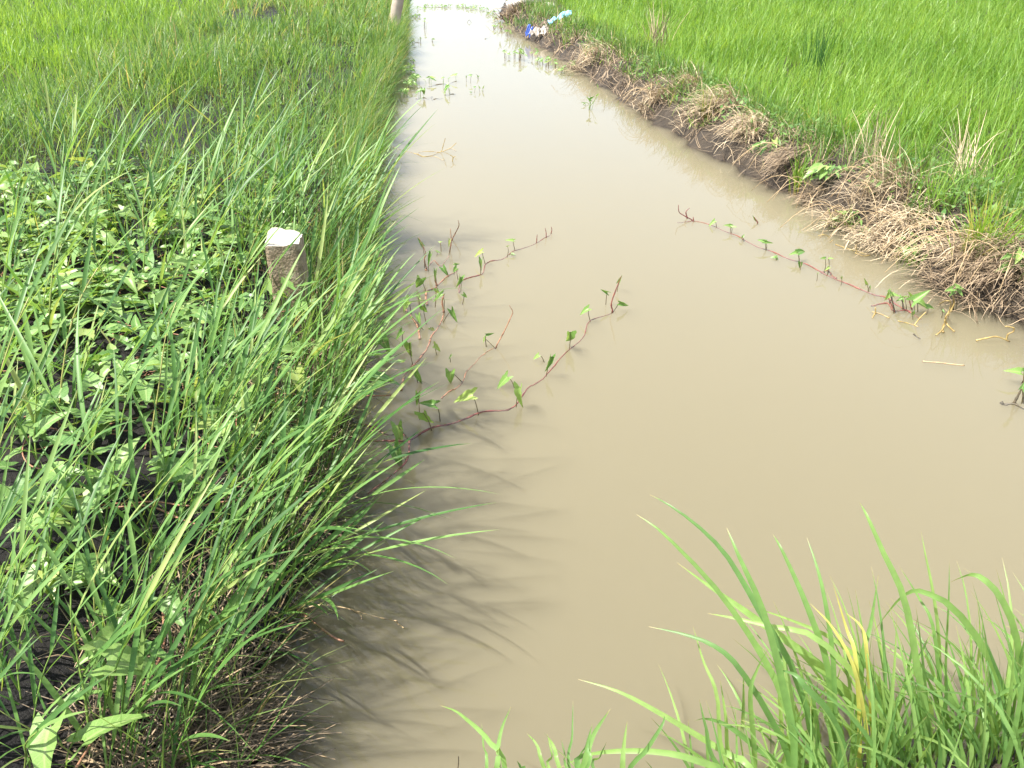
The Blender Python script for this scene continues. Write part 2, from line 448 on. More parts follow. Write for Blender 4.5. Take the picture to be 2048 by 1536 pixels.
def leaf_mesh(name, mat, fold, droop, seed, wid=0.30, wave=0.03):
    """arrow-shaped leaf of unit length along +Y, attached to its stalk at the origin"""
    r = random.Random(seed)
    MD, VN = [], []
    S = [0, .06, .16, .3, .46, .62, .78, .9, 1.0]
    Wd = [.62, .95, 1.0, .90, .74, .55, .34, .17, .012]
    V, T = [], []
    cf, sf = math.cos(fold), math.sin(fold)
    def put(x, s):
        z = -droop * max(s, 0) ** 1.7 + abs(x) * sf + wave * math.sin(s * 17 + (3 if x > 0 else 0) + seed) * abs(x) / wid
        return (x * cf * (1 + .0), s * (1 - .12 * droop * max(s, 0)), z)
    for s, w in zip(S, Wd):
        w = w * wid * r.uniform(.94, 1.06)
        for k in (-1, -.5, 0, .5, 1):
            V.append(put(k * w, s - .02 * abs(k))); T.append(s); MD.append(1 - abs(k)); VN.append(s - .16 * abs(k))
    Q = []
    for i in range(len(S) - 1):
        for k in range(4):
            a = i * 5 + k
            Q.append((a, a + 1, a + 6, a + 5))
    for sg in (-1, 1):        # basal lobes
        b0 = len(V)
        pts = [(0, 0), (.25 * wid * sg, -.02), (.45 * wid * sg, -.12), (1.0 * wid * sg, -.27), (1.12 * wid * sg, -.16), (.95 * wid * sg, .04), (.5 * wid * sg, .05)]
        for x, s in pts: V.append(put(x, s)); T.append(0); MD.append(0); VN.append(s)
        for q in ((0, 1, 6, 6), (1, 2, 5, 6), (2, 3, 4, 5)):
            q = [b0 + i for i in q]
            if q[2] == q[3]: q = [b0, b0 + 1, b0 + 6, 2]   # joins the midrib
            Q.append(q if sg > 0 else q[::-1])
    return mesh_np(name, np.array(V), np.array(Q), mat, {'t': np.array(T), 'mid': np.array(MD, float), 'vein': np.array(VN, float)})

LEAVES = {}
for kf, fold in (('open', 0.25), ('half', 0.55), ('shut', 0.92)):
    LEAVES[kf] = [leaf_mesh('arrow_leaf', M['leaf'], fold, d, 10 * i + len(kf), wid=w_) for i, (d, w_) in enumerate(((.12, .30), (.30, .26), (.5, .33), (.2, .22)))]

def frame(a, t, hint):
    """matrix that lays a unit leaf from a towards t"""
    y = (t - a); ln = y.length; y = y / ln
    z = hint - y * hint.dot(y)
    if z.length < 1e-3: z = Vector((1, 0, 0)) - y * y.x
    z.normalize(); x = y.cross(z)
    m4 = Matrix((x * ln, y * ln, z * ln)).transposed().to_4x4()
    m4.translation = a
    return m4

# ------------------------------------------------------------------ the setting
def spaced(parts):
    out = []
    for a, b, s in parts:
        out += list(np.arange(a, b - 1e-6, s))
    return np.array(out + [parts[-1][1]])
gx = spaced([(-300, -60, 40), (-60, -16, 6), (-16, -5, .4), (-5, -2.2, .08), (-2.2, -.2, .03), (-.2, 1.2, .08), (1.2, 4.2, .035), (4.2, 9, .15), (9, 20, .6), (20, 60, 6), (60, 300, 40)])
gy = spaced([(-40, -3, 6), (-3, .4, .2), (.4, 4.5, .03), (4.5, 8, .05), (8, 20, .12), (20, 40, .8), (40, 100, 8), (100, 300, 25)])
GX, GY = np.meshgrid(gx, gy)
GZ = ground_z(GX, GY)
nx, ny = len(gx), len(gy)
idx = np.arange(nx * ny).reshape(ny, nx)
gq = np.stack([idx[:-1, :-1], idx[:-1, 1:], idx[1:, 1:], idx[1:, :-1]], -1).reshape(-1, 4)
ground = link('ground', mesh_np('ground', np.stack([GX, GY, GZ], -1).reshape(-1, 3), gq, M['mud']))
tag(ground, 'dark wet mud of the canal banks and paddies', kind='structure')

wx = np.array([-60.0, -8, -4, -2, 0, 2, 4, 8, 60]); wy = np.array([-6.0, 0, 2, 5, 10, 20, 60, 290])
WX, WY = np.meshgrid(wx, wy)
a_, b_ = len(wx), len(wy)
top = np.stack([WX, WY, np.zeros_like(WX)], -1).reshape(-1, 3)
bot = top.copy(); bot[:, 2] = -3.0
wi = np.arange(a_ * b_).reshape(b_, a_)
q1 = np.stack([wi[:-1, :-1], wi[:-1, 1:], wi[1:, 1:], wi[1:, :-1]], -1).reshape(-1, 4)
o_ = a_ * b_
q2 = q1[:, ::-1] + o_
rim = list(wi[0, :]) + list(wi[1:, -1]) + list(wi[-1, -2::-1]) + list(wi[-2:0:-1, 0])
q3 = np.array([(rim[(i + 1) % len(rim)], rim[i], rim[i] + o_, rim[(i + 1) % len(rim)] + o_) for i in range(len(rim))])
water = link('water', mesh_np('water', np.concatenate([top, bot]), np.concatenate([q1, q2, q3]), M['water'], smooth=False))
tag(water, 'still muddy tan canal water mirroring the pale sky', kind='structure')

# ------------------------------------------------------------------ stuff: rice and bank grass
def stuff(name, V, Q, A, mat, label, cat):
    o = link(name, mesh_np(name, V, Q, mat, A))
    return tag(o, label, cat, kind='stuff')

def tufted(n, x0, x1, y0, y1, per, spread, keep):
    cx, cy = scatter(n, x0, x1, y0, y1)
    k = keep(cx, cy); cx, cy = cx[k], cy[k]
    cx = np.repeat(cx, per) + rng.normal(0, spread, len(cx) * per)
    cy = np.repeat(cy, per) + rng.normal(0, spread, len(cy) * per)
    return cx, cy

def rice(name, keep, n, x0, x1, y0, y1, label):
    cx, cy = tufted(n, x0, x1, y0, y1, 7, .035, keep)
    far = sstep(4, 18, cy)
    m_ = len(cx)
    pat = fbm(cx * .8, cy * .8, 21)
    V, Q, A = blade_field(np.stack([cx, cy, ground_z(cx, cy) - .01], -1), rng.uniform(0, 6.283, m_), rng.uniform(.26, .43, m_) * (.88 + .25 * pat),
                          rng.uniform(.005, .0095, m_) * (1 + 1.0 * far), np.abs(rng.normal(.14, .16, m_)), np.abs(rng.normal(.75, .55, m_)), 4,
                          rnd=np.clip(rng.normal(.48, .30, m_) + (pat - .5) * .9, 0, 1))
    stuff(name, V, Q, A, M['rice'], label, 'rice')

rice('rice_field', lambda x, y: (x - xr(y) > .58 + .22 * fbm(x * 2, y * 2, 5)) & in_view(x, y) & (rng.random(len(x)) < 1.15 - .8 * sstep(5, 20, y)), 32000, 1.0, 18, 2.2, 24,
     'bright green young rice filling the paddy behind the straw-covered bank')
rice('rice_field', lambda x, y: (xl(y) - x > 3.15 + .4 * fbm(x * 2, y * 2, 6)) & in_view(x, y) & (rng.random(len(x)) < 1.0 - .7 * sstep(6, 20, y)), 17000, -18, -3.5, 4, 24,
     'bright green rice filling the paddy beyond the grassy bank')

# mid and far grass of the left bank
def keep_l(x, y):
    d = xl(y) - x
    bare = fbm(x * 1.7, y * 1.7, 31)
    dens = np.where(y < 3.6, sstep(.52, .68, bare) * .42 + .03, sstep(.30, .5, bare) * .9 + .1)
    dens = dens * (1.1 - .65 * sstep(5, 18, y))
    return (d > .03) & (d < 3.6) & in_view(x, y) & (rng.random(len(x)) < dens)
cx, cy = tufted(19000, -7.5, -.4, .9, 20, 5, .035, keep_l)
m_ = len(cx); far = sstep(3, 14, cy)
pat = fbm(cx * .9, cy * .9, 44)
dl = xl(cy) - cx
V, Q, A = blade_field(np.stack([cx, cy, ground_z(cx, cy) - .01], -1), rng.normal(.5, 1.9, m_), rng.uniform(.12, .42, m_) * (.45 + 1.1 * pat) * (.55 + .55 * sstep(2, 6, cy)),
                      rng.uniform(.0030, .0075, m_) * (1 + 1.6 * far), np.abs(rng.normal(.30, .28, m_)), rng.normal(.7, .6, m_), 4,
                      rnd=np.clip(rng.beta(1.6, 2.2, m_) + .25 * (fbm(cx * .5, cy * .5, 77) - .5) + .14 * sstep(9, 16, cy), 0, 1))
stuff('bank_grass', V, Q, A, M['bank_grass'], 'mixed green grass covering the bank around the concrete post', 'grass')

# wiry grass hanging over the water along the left bank
n = 15000
cy = .95 + 18 * rng.random(n) ** 1.25
k = rng.random(n) < (.28 + .9 * sstep(2.6, 4.2, cy)) * (1.1 - .6 * sstep(7, 18, cy)) * (.35 + 1.0 * fbm(cy * 2.1, cy * 0, 5))
cy = cy[k]; m_ = len(cy)
d = np.abs(rng.normal(0, .16, m_)) - .02
cx = xl(cy) - d; far = sstep(3, 15, cy)
V, Q, A = blade_field(np.stack([cx, cy, ground_z(cx, cy) - .01], -1), rng.normal(.15, 1.0, m_), rng.uniform(.16, .46, m_) * (.6 + .8 * fbm(cx * 3, cy * 3, 19)),
                      rng.uniform(.0028, .006, m_) * (1 + 1.6 * far), np.abs(rng.normal(.40, .32, m_)), rng.normal(.7, .6, m_), 5)
stuff('water_edge_grass', V, Q, A, M['edge_grass'], 'wiry green grass overhanging the water along the bank with the concrete post', 'grass')

# weeds on the right bund, between the straw and the rice
def keep_r(x, y):
    d = x - xr(y)
    return (d > .14) & (d < 1.0) & in_view(x, y) & (rng.random(len(x)) < (.25 + .75 * sstep(.25, .6, d)) * sstep(.25, .48, fbm(x * 2.2, y * 2.2, 15)) * (1.1 - .6 * sstep(5, 18, y)))
cx, cy = tufted(27000, -.5, 5, 2.2, 20, 5, .04, keep_r)
m_ = len(cx); far = sstep(3, 14, cy)
V, Q, A = blade_field(np.stack([cx, cy, ground_z(cx, cy) - .01], -1), rng.uniform(0, 6.283, m_), rng.uniform(.10, .30, m_), rng.uniform(.0035, .007, m_) * (1 + 1.2 * far),
                      np.abs(rng.normal(.3, .25, m_)), rng.normal(.5, .5, m_), 4, rnd=rng.beta(1.6, 1.9, m_))
stuff('bund_grass', V, Q, A, M['bank_grass'], 'short green and yellowing grass on the bank below the rice', 'grass')

# small broad leaves (weeds) as ground cover, left and right
def leaf_cover(name, cx, cy, size, label, zoff=.06):
    m_ = len(cx)
    az = rng.uniform(0, 6.283, m_)
    V, Q, A = blade_field(np.stack([cx, cy, ground_z(cx, cy) + rng.uniform(.0, zoff, m_)], -1), az, size * rng.uniform(.6, 1.3, m_), size * rng.uniform(.35, .6, m_),
                          rng.uniform(.7, 1.5, m_), rng.uniform(.0, .7, m_), 3, wprof=lambda t: np.array([.55, 1.0, .62, .02]), facing=rng.normal(0, .25, m_))
    stuff(name, V, Q, A, M['leaf_far'], label, 'weeds')
cx, cy = scatter(30000, -6, -.6, 2.0, 14)
d = xl(cy) - cx
k = (d > .1) & (d < 3.2) & in_view(cx, cy) & (rng.random(len(cx)) < sstep(.42, .6, fbm(cx * 1.1 + 3, cy * 1.1, 52)) * (1 - .75 * sstep(4.5, 9, cy)) * .55)
leaf_cover('leafy_ground_cover', cx[k], cy[k], .05, 'small pale green broad leaves carpeting the bank around the concrete post', .10)
cx, cy = scatter(26000, .2, 4.5, 2.8, 14)
d = cx - xr(cy)
k = (d > .14) & (d < .85) & in_view(cx, cy) & (rng.random(len(cx)) < sstep(.36, .52, fbm(cx * 1.6 + 3, cy * 1.6, 63)))
leaf_cover('leafy_ground_cover', cx[k], cy[k], .048, 'small green broad weeds on the bank between straw and rice', .13)

# dead litter: left foot of the bank and right bund
n = 9000
cy = 1.0 + 6 * rng.random(n) ** 1.6
d = np.abs(rng.normal(.08, .12, n)); cx = xl(cy) - d
k = rng.random(n) < .15 + .6 * sstep(.42, .6, fbm(cx * 2.5, cy * 2.5, 81)); cx, cy = cx[k], cy[k]; m_ = len(cx)
V, Q, A = blade_field(np.stack([cx, cy, ground_z(cx, cy) + rng.uniform(0, .03, m_)], -1), rng.uniform(0, 6.283, m_), rng.uniform(.06, .26, m_), rng.uniform(.002, .0045, m_),
                      rng.normal(1.4, .25, m_), rng.normal(.1, .5, m_), 3, clamp=True, rnd=rng.random(m_) ** 1.6, wprof=lambda t: np.array([1, 1, .9, .5]))
stuff('dead_grass_litter', V, Q, A, M['litter'], 'tangled brown dead stems at the foot of the grassy bank', 'dead grass')
n = 9000
cy = 2.4 + 14 * rng.random(n) ** 1.5
d = rng.uniform(-.02, .55, n); cx = xr(cy) + d
k = (rng.random(n) < .25 + .75 * sstep(.4, .62, fbm(cx * 1.8, cy * 1.8, 91))) & in_view(cx, cy); cx, cy = cx[k], cy[k]; m_ = len(cx)
V, Q, A = blade_field(np.stack([cx, cy, ground_z(cx, cy) + rng.uniform(0, .03, m_)], -1), rng.uniform(0, 6.283, m_), rng.uniform(.07, .24, m_), rng.uniform(.0025, .005, m_) * (1 + sstep(4, 14, cy)),
                      rng.normal(1.25, .3, m_), rng.normal(.2, .5, m_), 3, clamp=True, rnd=rng.random(m_) ** 1.5, wprof=lambda t: np.array([1, 1, .9, .4]))
stuff('dead_grass_litter', V, Q, A, M['straw_brown'], 'loose dry straw scattered over the bank below the rice', 'dead grass')


# ------------------------------------------------------------------ the broken concrete post
def post(name, base, w, d, h, tilt, label, chip, mat, seed, rotz):
    """square post with a broken, uneven top; its faces are slightly rough"""
    r = random.Random(seed)
    nu, nz = 7, 12
    ring = []
    for i in range(nu): ring.append((-.5 + i / nu, -.5))
    for i in range(nu): ring.append((.5, -.5 + i / nu))
    for i in range(nu): ring.append((.5 - i / nu, .5))
    for i in range(nu): ring.append((-.5, .5 - i / nu))
    def rnd_corner(x, y):
        k = .07
        ax, ay = abs(x), abs(y)
        if ax > .5 - k and ay > .5 - k:
            x *= .965; y *= .965
        return x, y
    def topz(x, y):
        return h - chip * (vn(x * 3 + seed, y * 3) - .35) - chip * 1.3 * max(0, x + y - .62) - chip * .9 * max(0, -y - .25) * (1 + x)
    def vn(a, b): return float(vnoise(np.array([a]), np.array([b]), seed)[0])
    V, Q = [], []
    m_ = len(ring)
    for j in range(nz + 1):
        f = j / nz
        for x, y in ring:
            x2, y2 = rnd_corner(x, y)
            rough = .006 * (vn(x * 9 + 5, f * 11 + y * 7) - .5)
            zz = -.25 + (topz(x, y) + .25) * f
            V.append(((x2 * w) * (1 + rough * 6), (y2 * d) * (1 + rough * 6), zz))
    for j in range(nz):
        for i in range(m_):
            i2 = (i + 1) % m_
            Q.append((j * m_ + i, j * m_ + i2, (j + 1) * m_ + i2, (j + 1) * m_ + i))
    shaft = mesh_np('shaft', np.array(V), np.array(Q), mat, smooth=False)
    # broken top face: a grid of its own, set into the rim
    V, Q = [], []
    g = 8
    for j in range(g + 1):
        for i in range(g + 1):
            x, y = -.5 + i / g, -.5 + j / g
            x2, y2 = rnd_corner(x, y)
            e = max(abs(x), abs(y))
            V.append((x2 * w * 1.003, y2 * d * 1.003, topz(x, y) + (.0 if e > .49 else .012 * (vn(x * 7 + 2, y * 7 + 4) - .45))))
    for j in range(g):
        for i in range(g):
            a = j * (g + 1) + i
            Q.append((a, a + 1, a + g + 2, a + g + 1))
    topm = mesh_np('broken_top', np.array(V), np.array(Q), M['concrete_top'], smooth=False)
    root = link(name, None); root.location = base; root.rotation_euler = (tilt[0], tilt[1], rotz)
    link('shaft', shaft, root); link('broken_top', topm, root)
    return tag(root, label, 'post')

# weathered concrete: moss and dirt with a shape of their own
m, nt, out = new_mat('old_concrete'); L = nt.links.new
tc = N(nt, 'ShaderNodeTexCoord')
n1 = N(nt, 'ShaderNodeTexNoise', i_Scale=14.0, i_Detail=8.0, i_Roughness=0.7); L(tc.outputs['Object'], n1.inputs['Vector'])
r = ramp(nt, [(0.32, (0.10, 0.07, 0.042)), (0.5, (0.22, 0.165, 0.105)), (0.62, (0.33, 0.27, 0.19)), (0.8, (0.45, 0.40, 0.31))], n1.outputs['Fac'])
vo = N(nt, 'ShaderNodeTexVoronoi', i_Scale=85.0); L(tc.outputs['Object'], vo.inputs['Vector'])
r2 = ramp(nt, [(0.12, (0.35,) * 3), (0.3, (1, 1, 1))], vo.outputs['Distance'])
mx = N(nt, 'ShaderNodeMix', data_type='RGBA', blend_type='MULTIPLY'); mx.inputs[0].default_value = .8; L(r.outputs[0], mx.inputs[6]); L(r2.outputs[0], mx.inputs[7])
p = N(nt, 'ShaderNodeBsdfPrincipled'); p.inputs['Roughness'].default_value = .85; L(mx.outputs[2], p.inputs['Base Color'])
n2 = N(nt, 'ShaderNodeTexNoise', i_Scale=90.0, i_Detail=6.0); L(tc.outputs['Object'], n2.inputs['Vector'])
b = N(nt, 'ShaderNodeBump', i_Strength=.8, i_Distance=.01); L(n2.outputs['Fac'], b.inputs['Height']); L(b.outputs[0], p.inputs['Normal'])
L(p.outputs[0], out.inputs[0]); M['concrete'] = m
M['concrete_top'] = simple_mat('fresh_concrete', (0.33, 0.30, 0.235), (0.46, 0.42, 0.34), 30, .85, .7, 80)
M['board'] = simple_mat('grey_board', (0.30, 0.24, 0.19), (0.44, 0.37, 0.30), 9, .8, .4, 60)

pb = at(584, 592, .24)
post('concrete_post', (pb.x, pb.y, gz(pb.x, pb.y)), .148, .14, .40, (.03, .02), 'short broken concrete post with a pale chipped top, standing in the grass', .05, M['concrete'], 4, .10)
POST = pb.copy()

# leaning board far along the same bank
bp = at(787, 44, .3)
root = link('leaning_board', None); root.location = (bp.x - .05, bp.y, gz(bp.x - .05, bp.y)); root.rotation_euler = (.10, .26, .2)
nb = 12
V = []; Q = []
for j in range(nb + 1):
    f = j / nb
    for (x, y) in ((-.085, -.03), (.085, -.03), (.085, .03), (-.085, .03)):
        V.append((x * (1 + .03 * math.sin(j * 2.1 + x * 30)), y, -.2 + f * 0.95 + (.02 * x / .1 if j == nb else 0)))
for j in range(nb):
    for k in range(4):
        Q.append((j * 4 + k, j * 4 + (k + 1) % 4, (j + 1) * 4 + (k + 1) % 4, (j + 1) * 4 + k))
Q.append((nb * 4, nb * 4 + 1, nb * 4 + 2, nb * 4 + 3)); Q.append((3, 2, 1, 0))
link('board', mesh_np('board', np.array(V), np.array(Q), M['board'], smooth=False), root)
tag(root, 'grey-brown board leaning over the far end of the grassy bank', 'board')

# ------------------------------------------------------------------ trailing vines in the water
def Z5(x, y): return (600 + x / 2.9257, 420 + y / 2.9257)      # close looks at the photograph, in its own pixels
def Z6(x, y): return (1348 + x / 2.9257, 400 + y / 2.9257)
def Z2(x, y): return (650 + x / 2.9257, y / 2.9257)
def Z1(x, y): return (740 + x / 5.12, y / 5.12)
def Z8(x, y): return (1148 + x / 2.2756, 950 + y / 2.2756)
def Z7(x, y): return (850 + x / 5.12, 1236 + y / 5.12)

def vine(name, label, cat, Z, stems, leaves, smat, group=None, rad=.0042, pet=None, zs=.001):
    """stems: lists of points on the water, a third value lifts a point above it; leaves: (base, attach, tip, kind)"""
    first = at(*Z(*stems[0][0][:2])) if stems else at(*Z(*leaves[0][0]))
    root = link(name, None); root.location = (first.x, first.y, 0)
    Wp = Matrix.Translation(root.location)
    for st in stems:
        pts = []
        y0 = None
        for q in st:
            if len(q) == 2:
                w = at(*Z(*q), zs); y0 = w.y
            else:                      # emergent point above the last point on the water
                w = aty(*Z(*q[:2]), (y0 if y0 else at(*Z(*q[:2])).y) + q[2])
            pts.append(w)
        n_ = max(6, len(pts) * 5)
        c = catmull(pts, n_)
        rad_ = [rad * (1 - .55 * i / (n_ - 1)) * (1.35 if i % 5 == 0 else 1) for i in range(n_)]
        c = [v + Vector((random.uniform(-.002, .002), random.uniform(-.002, .002), .006 * math.sin(i * .55 + len(st)) - .0045)) if abs(v.z - zs) < .004 else v for i, v in enumerate(c)]
        link('stem', tube('stem', c, rad_, smat, 6), root, Matrix.Identity(4), Wp)
    for lf in leaves:
        b, a, t = lf[0], lf[1], lf[2]
        kind = lf[3] if len(lf) > 3 else 'half'
        B = at(*Z(*b), 0)
        dy = random.uniform(-.02, .02)
        A_ = aty(*Z(*a), B.y + dy)
        T_ = aty(*Z(*t), B.y + dy + random.uniform(-.03, .02))
        if (T_ - A_).length < .012: continue
        hint = Vector((random.uniform(-.5, .5), -.55, .8)) if kind != 'shut' else Vector((random.uniform(-.6, .6), -1, .25))
        T_ = A_ + (T_ - A_) * 1.12
        W = frame(A_, T_, hint)
        o = link('leaf', random.choice(LEAVES[kind]), root, W, Wp)
        mid = (B + A_) / 2 + Vector((random.uniform(-.006, .006), random.uniform(-.01, .01), .004))
        link('petiole', tube('petiole', catmull([B - Vector((0, 0, .01)), mid, A_], 7), [.0022, .002, .0019, .0018, .0017, .0016, .0015], pet or M['petiole'], 5), o, Matrix.Identity(4), W)
    return tag(root, label, cat, group)

vine('water_spinach_vine', 'longest red-stemmed vine, large folded arrow leaves, reaching from grassy bank towards open water', 'vine', Z5,
     [[(225, 1305), (400, 1340), (560, 1350), (640, 1335), (760, 1280), (900, 1235), (1040, 1190), (1160, 1165), (1262, 1142), (1340, 1030), (1440, 965), (1560, 825), (1660, 735), (1700, 645), (1830, 592)],
      [(1830, 592), (1822, 545, 0), (1855, 450, 0), (1880, 388, 0)],
      [(640, 1338), (625, 1465), (540, 1536), (400, 1660)],
      [(330, 1240), (420, 1270), (520, 1305), (600, 1312), (640, 1330)]],
     [((1045, 1188), (1012, 1085), (888, 1110), 'half'), ((1265, 1142), (1290, 1035), (1286, 1165), 'shut'), ((1255, 1030), (1215, 975), (1147, 1045), 'open'),
      ((1440, 962), (1468, 858), (1440, 950), 'shut'), ((1430, 880), (1395, 850), (1360, 872), 'open'), ((1575, 810), (1578, 712), (1568, 802), 'shut'),
      ((1700, 645), (1688, 578), (1635, 602), 'half'), ((1832, 590), (1868, 545), (1928, 562), 'shut'), ((1790, 545), (1797, 482), (1765, 468), 'shut'),
      ((640, 1338), (570, 1260), (592, 1392), 'half'), ((625, 1460), (545, 1380), (602, 1522), 'half'), ((770, 1280), (720, 1185), (775, 1272), 'half'),
      ((820, 1225), (790, 1140), (695, 1120), 'half'), ((700, 1215), (690, 1070), (683, 1150), 'shut'), ((1855, 470), (1868, 420), (1882, 385), 'shut')], M['vine_red'])
vine('water_spinach_vine', 'thick brown-red knotted vine crowded with small leaves beside the grassy bank edge', 'vine', Z5,
     [[(590, 1052), (615, 955), (672, 905), (735, 812), (770, 740), (800, 690), (833, 635), (842, 595)], [(842, 595), (832, 535, 0), (845, 490, 0)],
      [(700, 745), (690, 690), (640, 600), (600, 560)], [(745, 548), (740, 480), (800, 438), (870, 382), (925, 345)], [(800, 438), (790, 405, 0), (788, 370, 0)]],
     [((740, 478), (706, 400), (680, 468), 'half'), ((800, 436), (792, 355), (790, 412), 'shut'), ((870, 382), (835, 338), (862, 378), 'half'), ((925, 400), (918, 340), (885, 365), 'half'),
      ((940, 470), (938, 392), (925, 455), 'shut'), ((790, 560), (800, 462), (812, 502), 'half'), ((842, 595), (835, 492), (775, 530), 'half'), ((700, 560), (692, 505), (705, 520), 'half'),
      ((650, 600), (640, 535), (585, 600), 'half'), ((740, 660), (718, 560), (742, 612), 'half'), ((690, 700), (690, 615), (702, 672), 'open'), ((720, 690), (655, 625), (640, 640), 'half'),
      ((835, 650), (885, 585), (918, 655), 'shut'), ((600, 790), (600, 712), (560, 756), 'half'), ((520, 830), (478, 735), (430, 800), 'open'), ((520, 850), (480, 750), (525, 832), 'open'),
      ((800, 840), (782, 795), (825, 826), 'half'), ((660, 900), (642, 775), (650, 862), 'shut'), ((690, 1000), (675, 945), (717, 1025), 'shut'), ((950, 545), (955, 492), (980, 515), 'half'),
      ((760, 690), (770, 690), (790, 720), 'half'), ((900, 370), (905, 312), (935, 320), 'shut')], M['vine_brown'], rad=.0055)
vine('water_spinach_vine', 'slim pink-stemmed vine with few small leaves and upright shoots at its tip', 'vine', Z5,
     [[(930, 475), (945, 415), (1060, 372), (1085, 315), (1150, 290), (1210, 268), (1260, 235), (1385, 187), (1445, 155), (1468, 135)],
      [(1385, 187), (1386, 165, 0), (1388, 143, 0)], [(1440, 157), (1440, 132, 0), (1434, 105, 0)], [(1468, 135), (1474, 118, 0), (1470, 98, 0)]],
     [((1085, 312), (1065, 245), (1015, 268), 'half'), ((1058, 372), (1062, 290), (1055, 352), 'shut'), ((1212, 268), (1215, 215), (1226, 206), 'half'), ((1258, 225), (1248, 180), (1203, 172), 'half'),
      ((1240, 262), (1235, 258), (1260, 262), 'open')], M['vine_red'], rad=.0034)
vine('water_spinach_vine', 'short dark vine with bare curved shoots standing up from the water by the bank', 'vine', Z5,
     [[(745, 350), (735, 345), (780, 292), (822, 325), (870, 262), (876, 240)], [(876, 240), (885, 190, 0), (880, 108, 0)], [(890, 170), (912, 130, 0), (930, 90, 0), (925, 58, 0)],
      [(740, 345), (728, 290, 0), (735, 250, 0), (695, 160, 0)]],
     [((825, 232), (820, 190), (805, 182), 'half'), ((825, 232), (820, 190), (832, 182), 'half'), ((750, 350), (768, 258), (746, 326), 'shut'), ((870, 262), (878, 178), (868, 215), 'shut'), ((800, 262), (800, 244), (830, 246), 'open'),
      ((728, 330), (716, 205), (690, 165), 'shut')], M['vine_brown'], rad=.0036)
vine('water_spinach_vine', 'thin half-sunken pale vine whose bare tip rises between two leafy vines', 'vine', Z5,
     [[(830, 1095), (890, 1050), (952, 1000), (980, 935), (1050, 862), (1145, 802)], [(1145, 802), (1195, 710, .02), (1235, 625, .03), (1245, 595, .03), (1225, 558, .03)]],
     [((1145, 802), (1085, 755), (1062, 778), 'half'), ((1090, 790), (1090, 728), (1138, 722), 'shut'), ((950, 998), (880, 945), (876, 1026), 'half'), ((880, 880), (885, 850), (870, 872), 'shut')], M['vine_brown'], rad=.0030)
vine('water_spinach_vine', 'red-stemmed vine with small standing leaves running out from the straw-covered bank', 'vine', Z6,
     [[(1400, 665), (1300, 600), (1240, 570), (1160, 540), (1050, 505), (950, 455), (830, 405), (740, 355), (640, 330), (540, 285), (420, 235), (340, 195), (250, 155), (110, 122), (20, 125)],
      [(110, 118), (60, 92, 0), (30, 70, 0), (26, 28, 0)], [(115, 125), (112, 98, 0)], [(950, 455), (905, 415), (860, 420)], [(490, 135), (470, 100, 0)], [(78, 105), (70, 70, 0), (92, 46, 0)]],
     [((250, 155), (238, 125), (203, 152), 'half'), ((335, 192), (335, 158), (366, 156), 'half'), ((335, 192), (334, 158), (310, 138), 'half'), ((410, 235), (395, 215), (380, 232), 'half'), ((400, 230), (400, 218), (412, 200), 'half'),
      ((540, 288), (530, 245), (490, 232), 'half'), ((540, 288), (530, 245), (578, 252), 'shut'), ((600, 345), (598, 335), (570, 330), 'open'), ((600, 345), (598, 335), (612, 348), 'open'), ((735, 358), (725, 310), (688, 306), 'half'), ((735, 358), (727, 308), (778, 288), 'half'),
      ((740, 400), (742, 365), (735, 402), 'half'), ((880, 420), (885, 345), (858, 340), 'half'), ((905, 420), (905, 345), (930, 338), 'half'), ((900, 430), (905, 395), (885, 410), 'half'), ((838, 465), (838, 430), (850, 420), 'shut'),
      ((980, 490), (978, 450), (985, 470), 'half'), ((1140, 530), (1122, 490), (1118, 465), 'shut'), ((1140, 532), (1145, 505), (1152, 525), 'half'), ((490, 136), (478, 115), (462, 96), 'shut')], M['vine_red'], rad=.0042)
vine('water_spinach_plant', 'leafy water spinach clump with upright dark stalks in water below the straw', 'water plant', Z6,
     [[(1160, 610), (1250, 605), (1290, 640), (1380, 650), (1450, 690)], [(1290, 655), (1250, 560, .03)], [(1390, 640), (1370, 560, 0)]],
     [((1290, 655), (1262, 545), (1300, 570), 'half'), ((1290, 655), (1262, 545), (1240, 590), 'half'), ((1300, 650), (1275, 555), (1330, 560), 'half'), ((1340, 630), (1320, 570), (1350, 600), 'half'), ((1350, 640), (1335, 575), (1300, 590), 'half'),
      ((1410, 650), (1400, 590), (1490, 530), 'half'), ((1410, 650), (1385, 570), (1375, 540), 'shut'), ((1430, 645), (1420, 590), (1500, 630), 'half'), ((1400, 690), (1395, 655), (1400, 690), 'half'), ((1480, 660), (1480, 625), (1530, 625), 'half'),
      ((1365, 640), (1350, 570), (1380, 560), 'half'), ((1265, 600), (1255, 535), (1270, 515), 'half')], M['vine_red'], rad=.0036, pet=M['dark_stem'])
vine('water_spinach_plant', 'small leafy sprig rising over a curled yellow stalk below the straw', 'water plant', Z6,
     [[(1575, 770), (1585, 710), (1620, 650)], [(1620, 650), (1640, 600, 0), (1630, 560, 0)]],
     [((1635, 640), (1630, 520), (1590, 530), 'half'), ((1640, 640), (1650, 510), (1700, 520), 'half'), ((1650, 640), (1660, 525), (1690, 560), 'half'), ((1620, 640), (1640, 540), (1600, 560), 'half'), ((1570, 680), (1570, 645), (1585, 660), 'half')], M['dead_stem'], rad=.005)
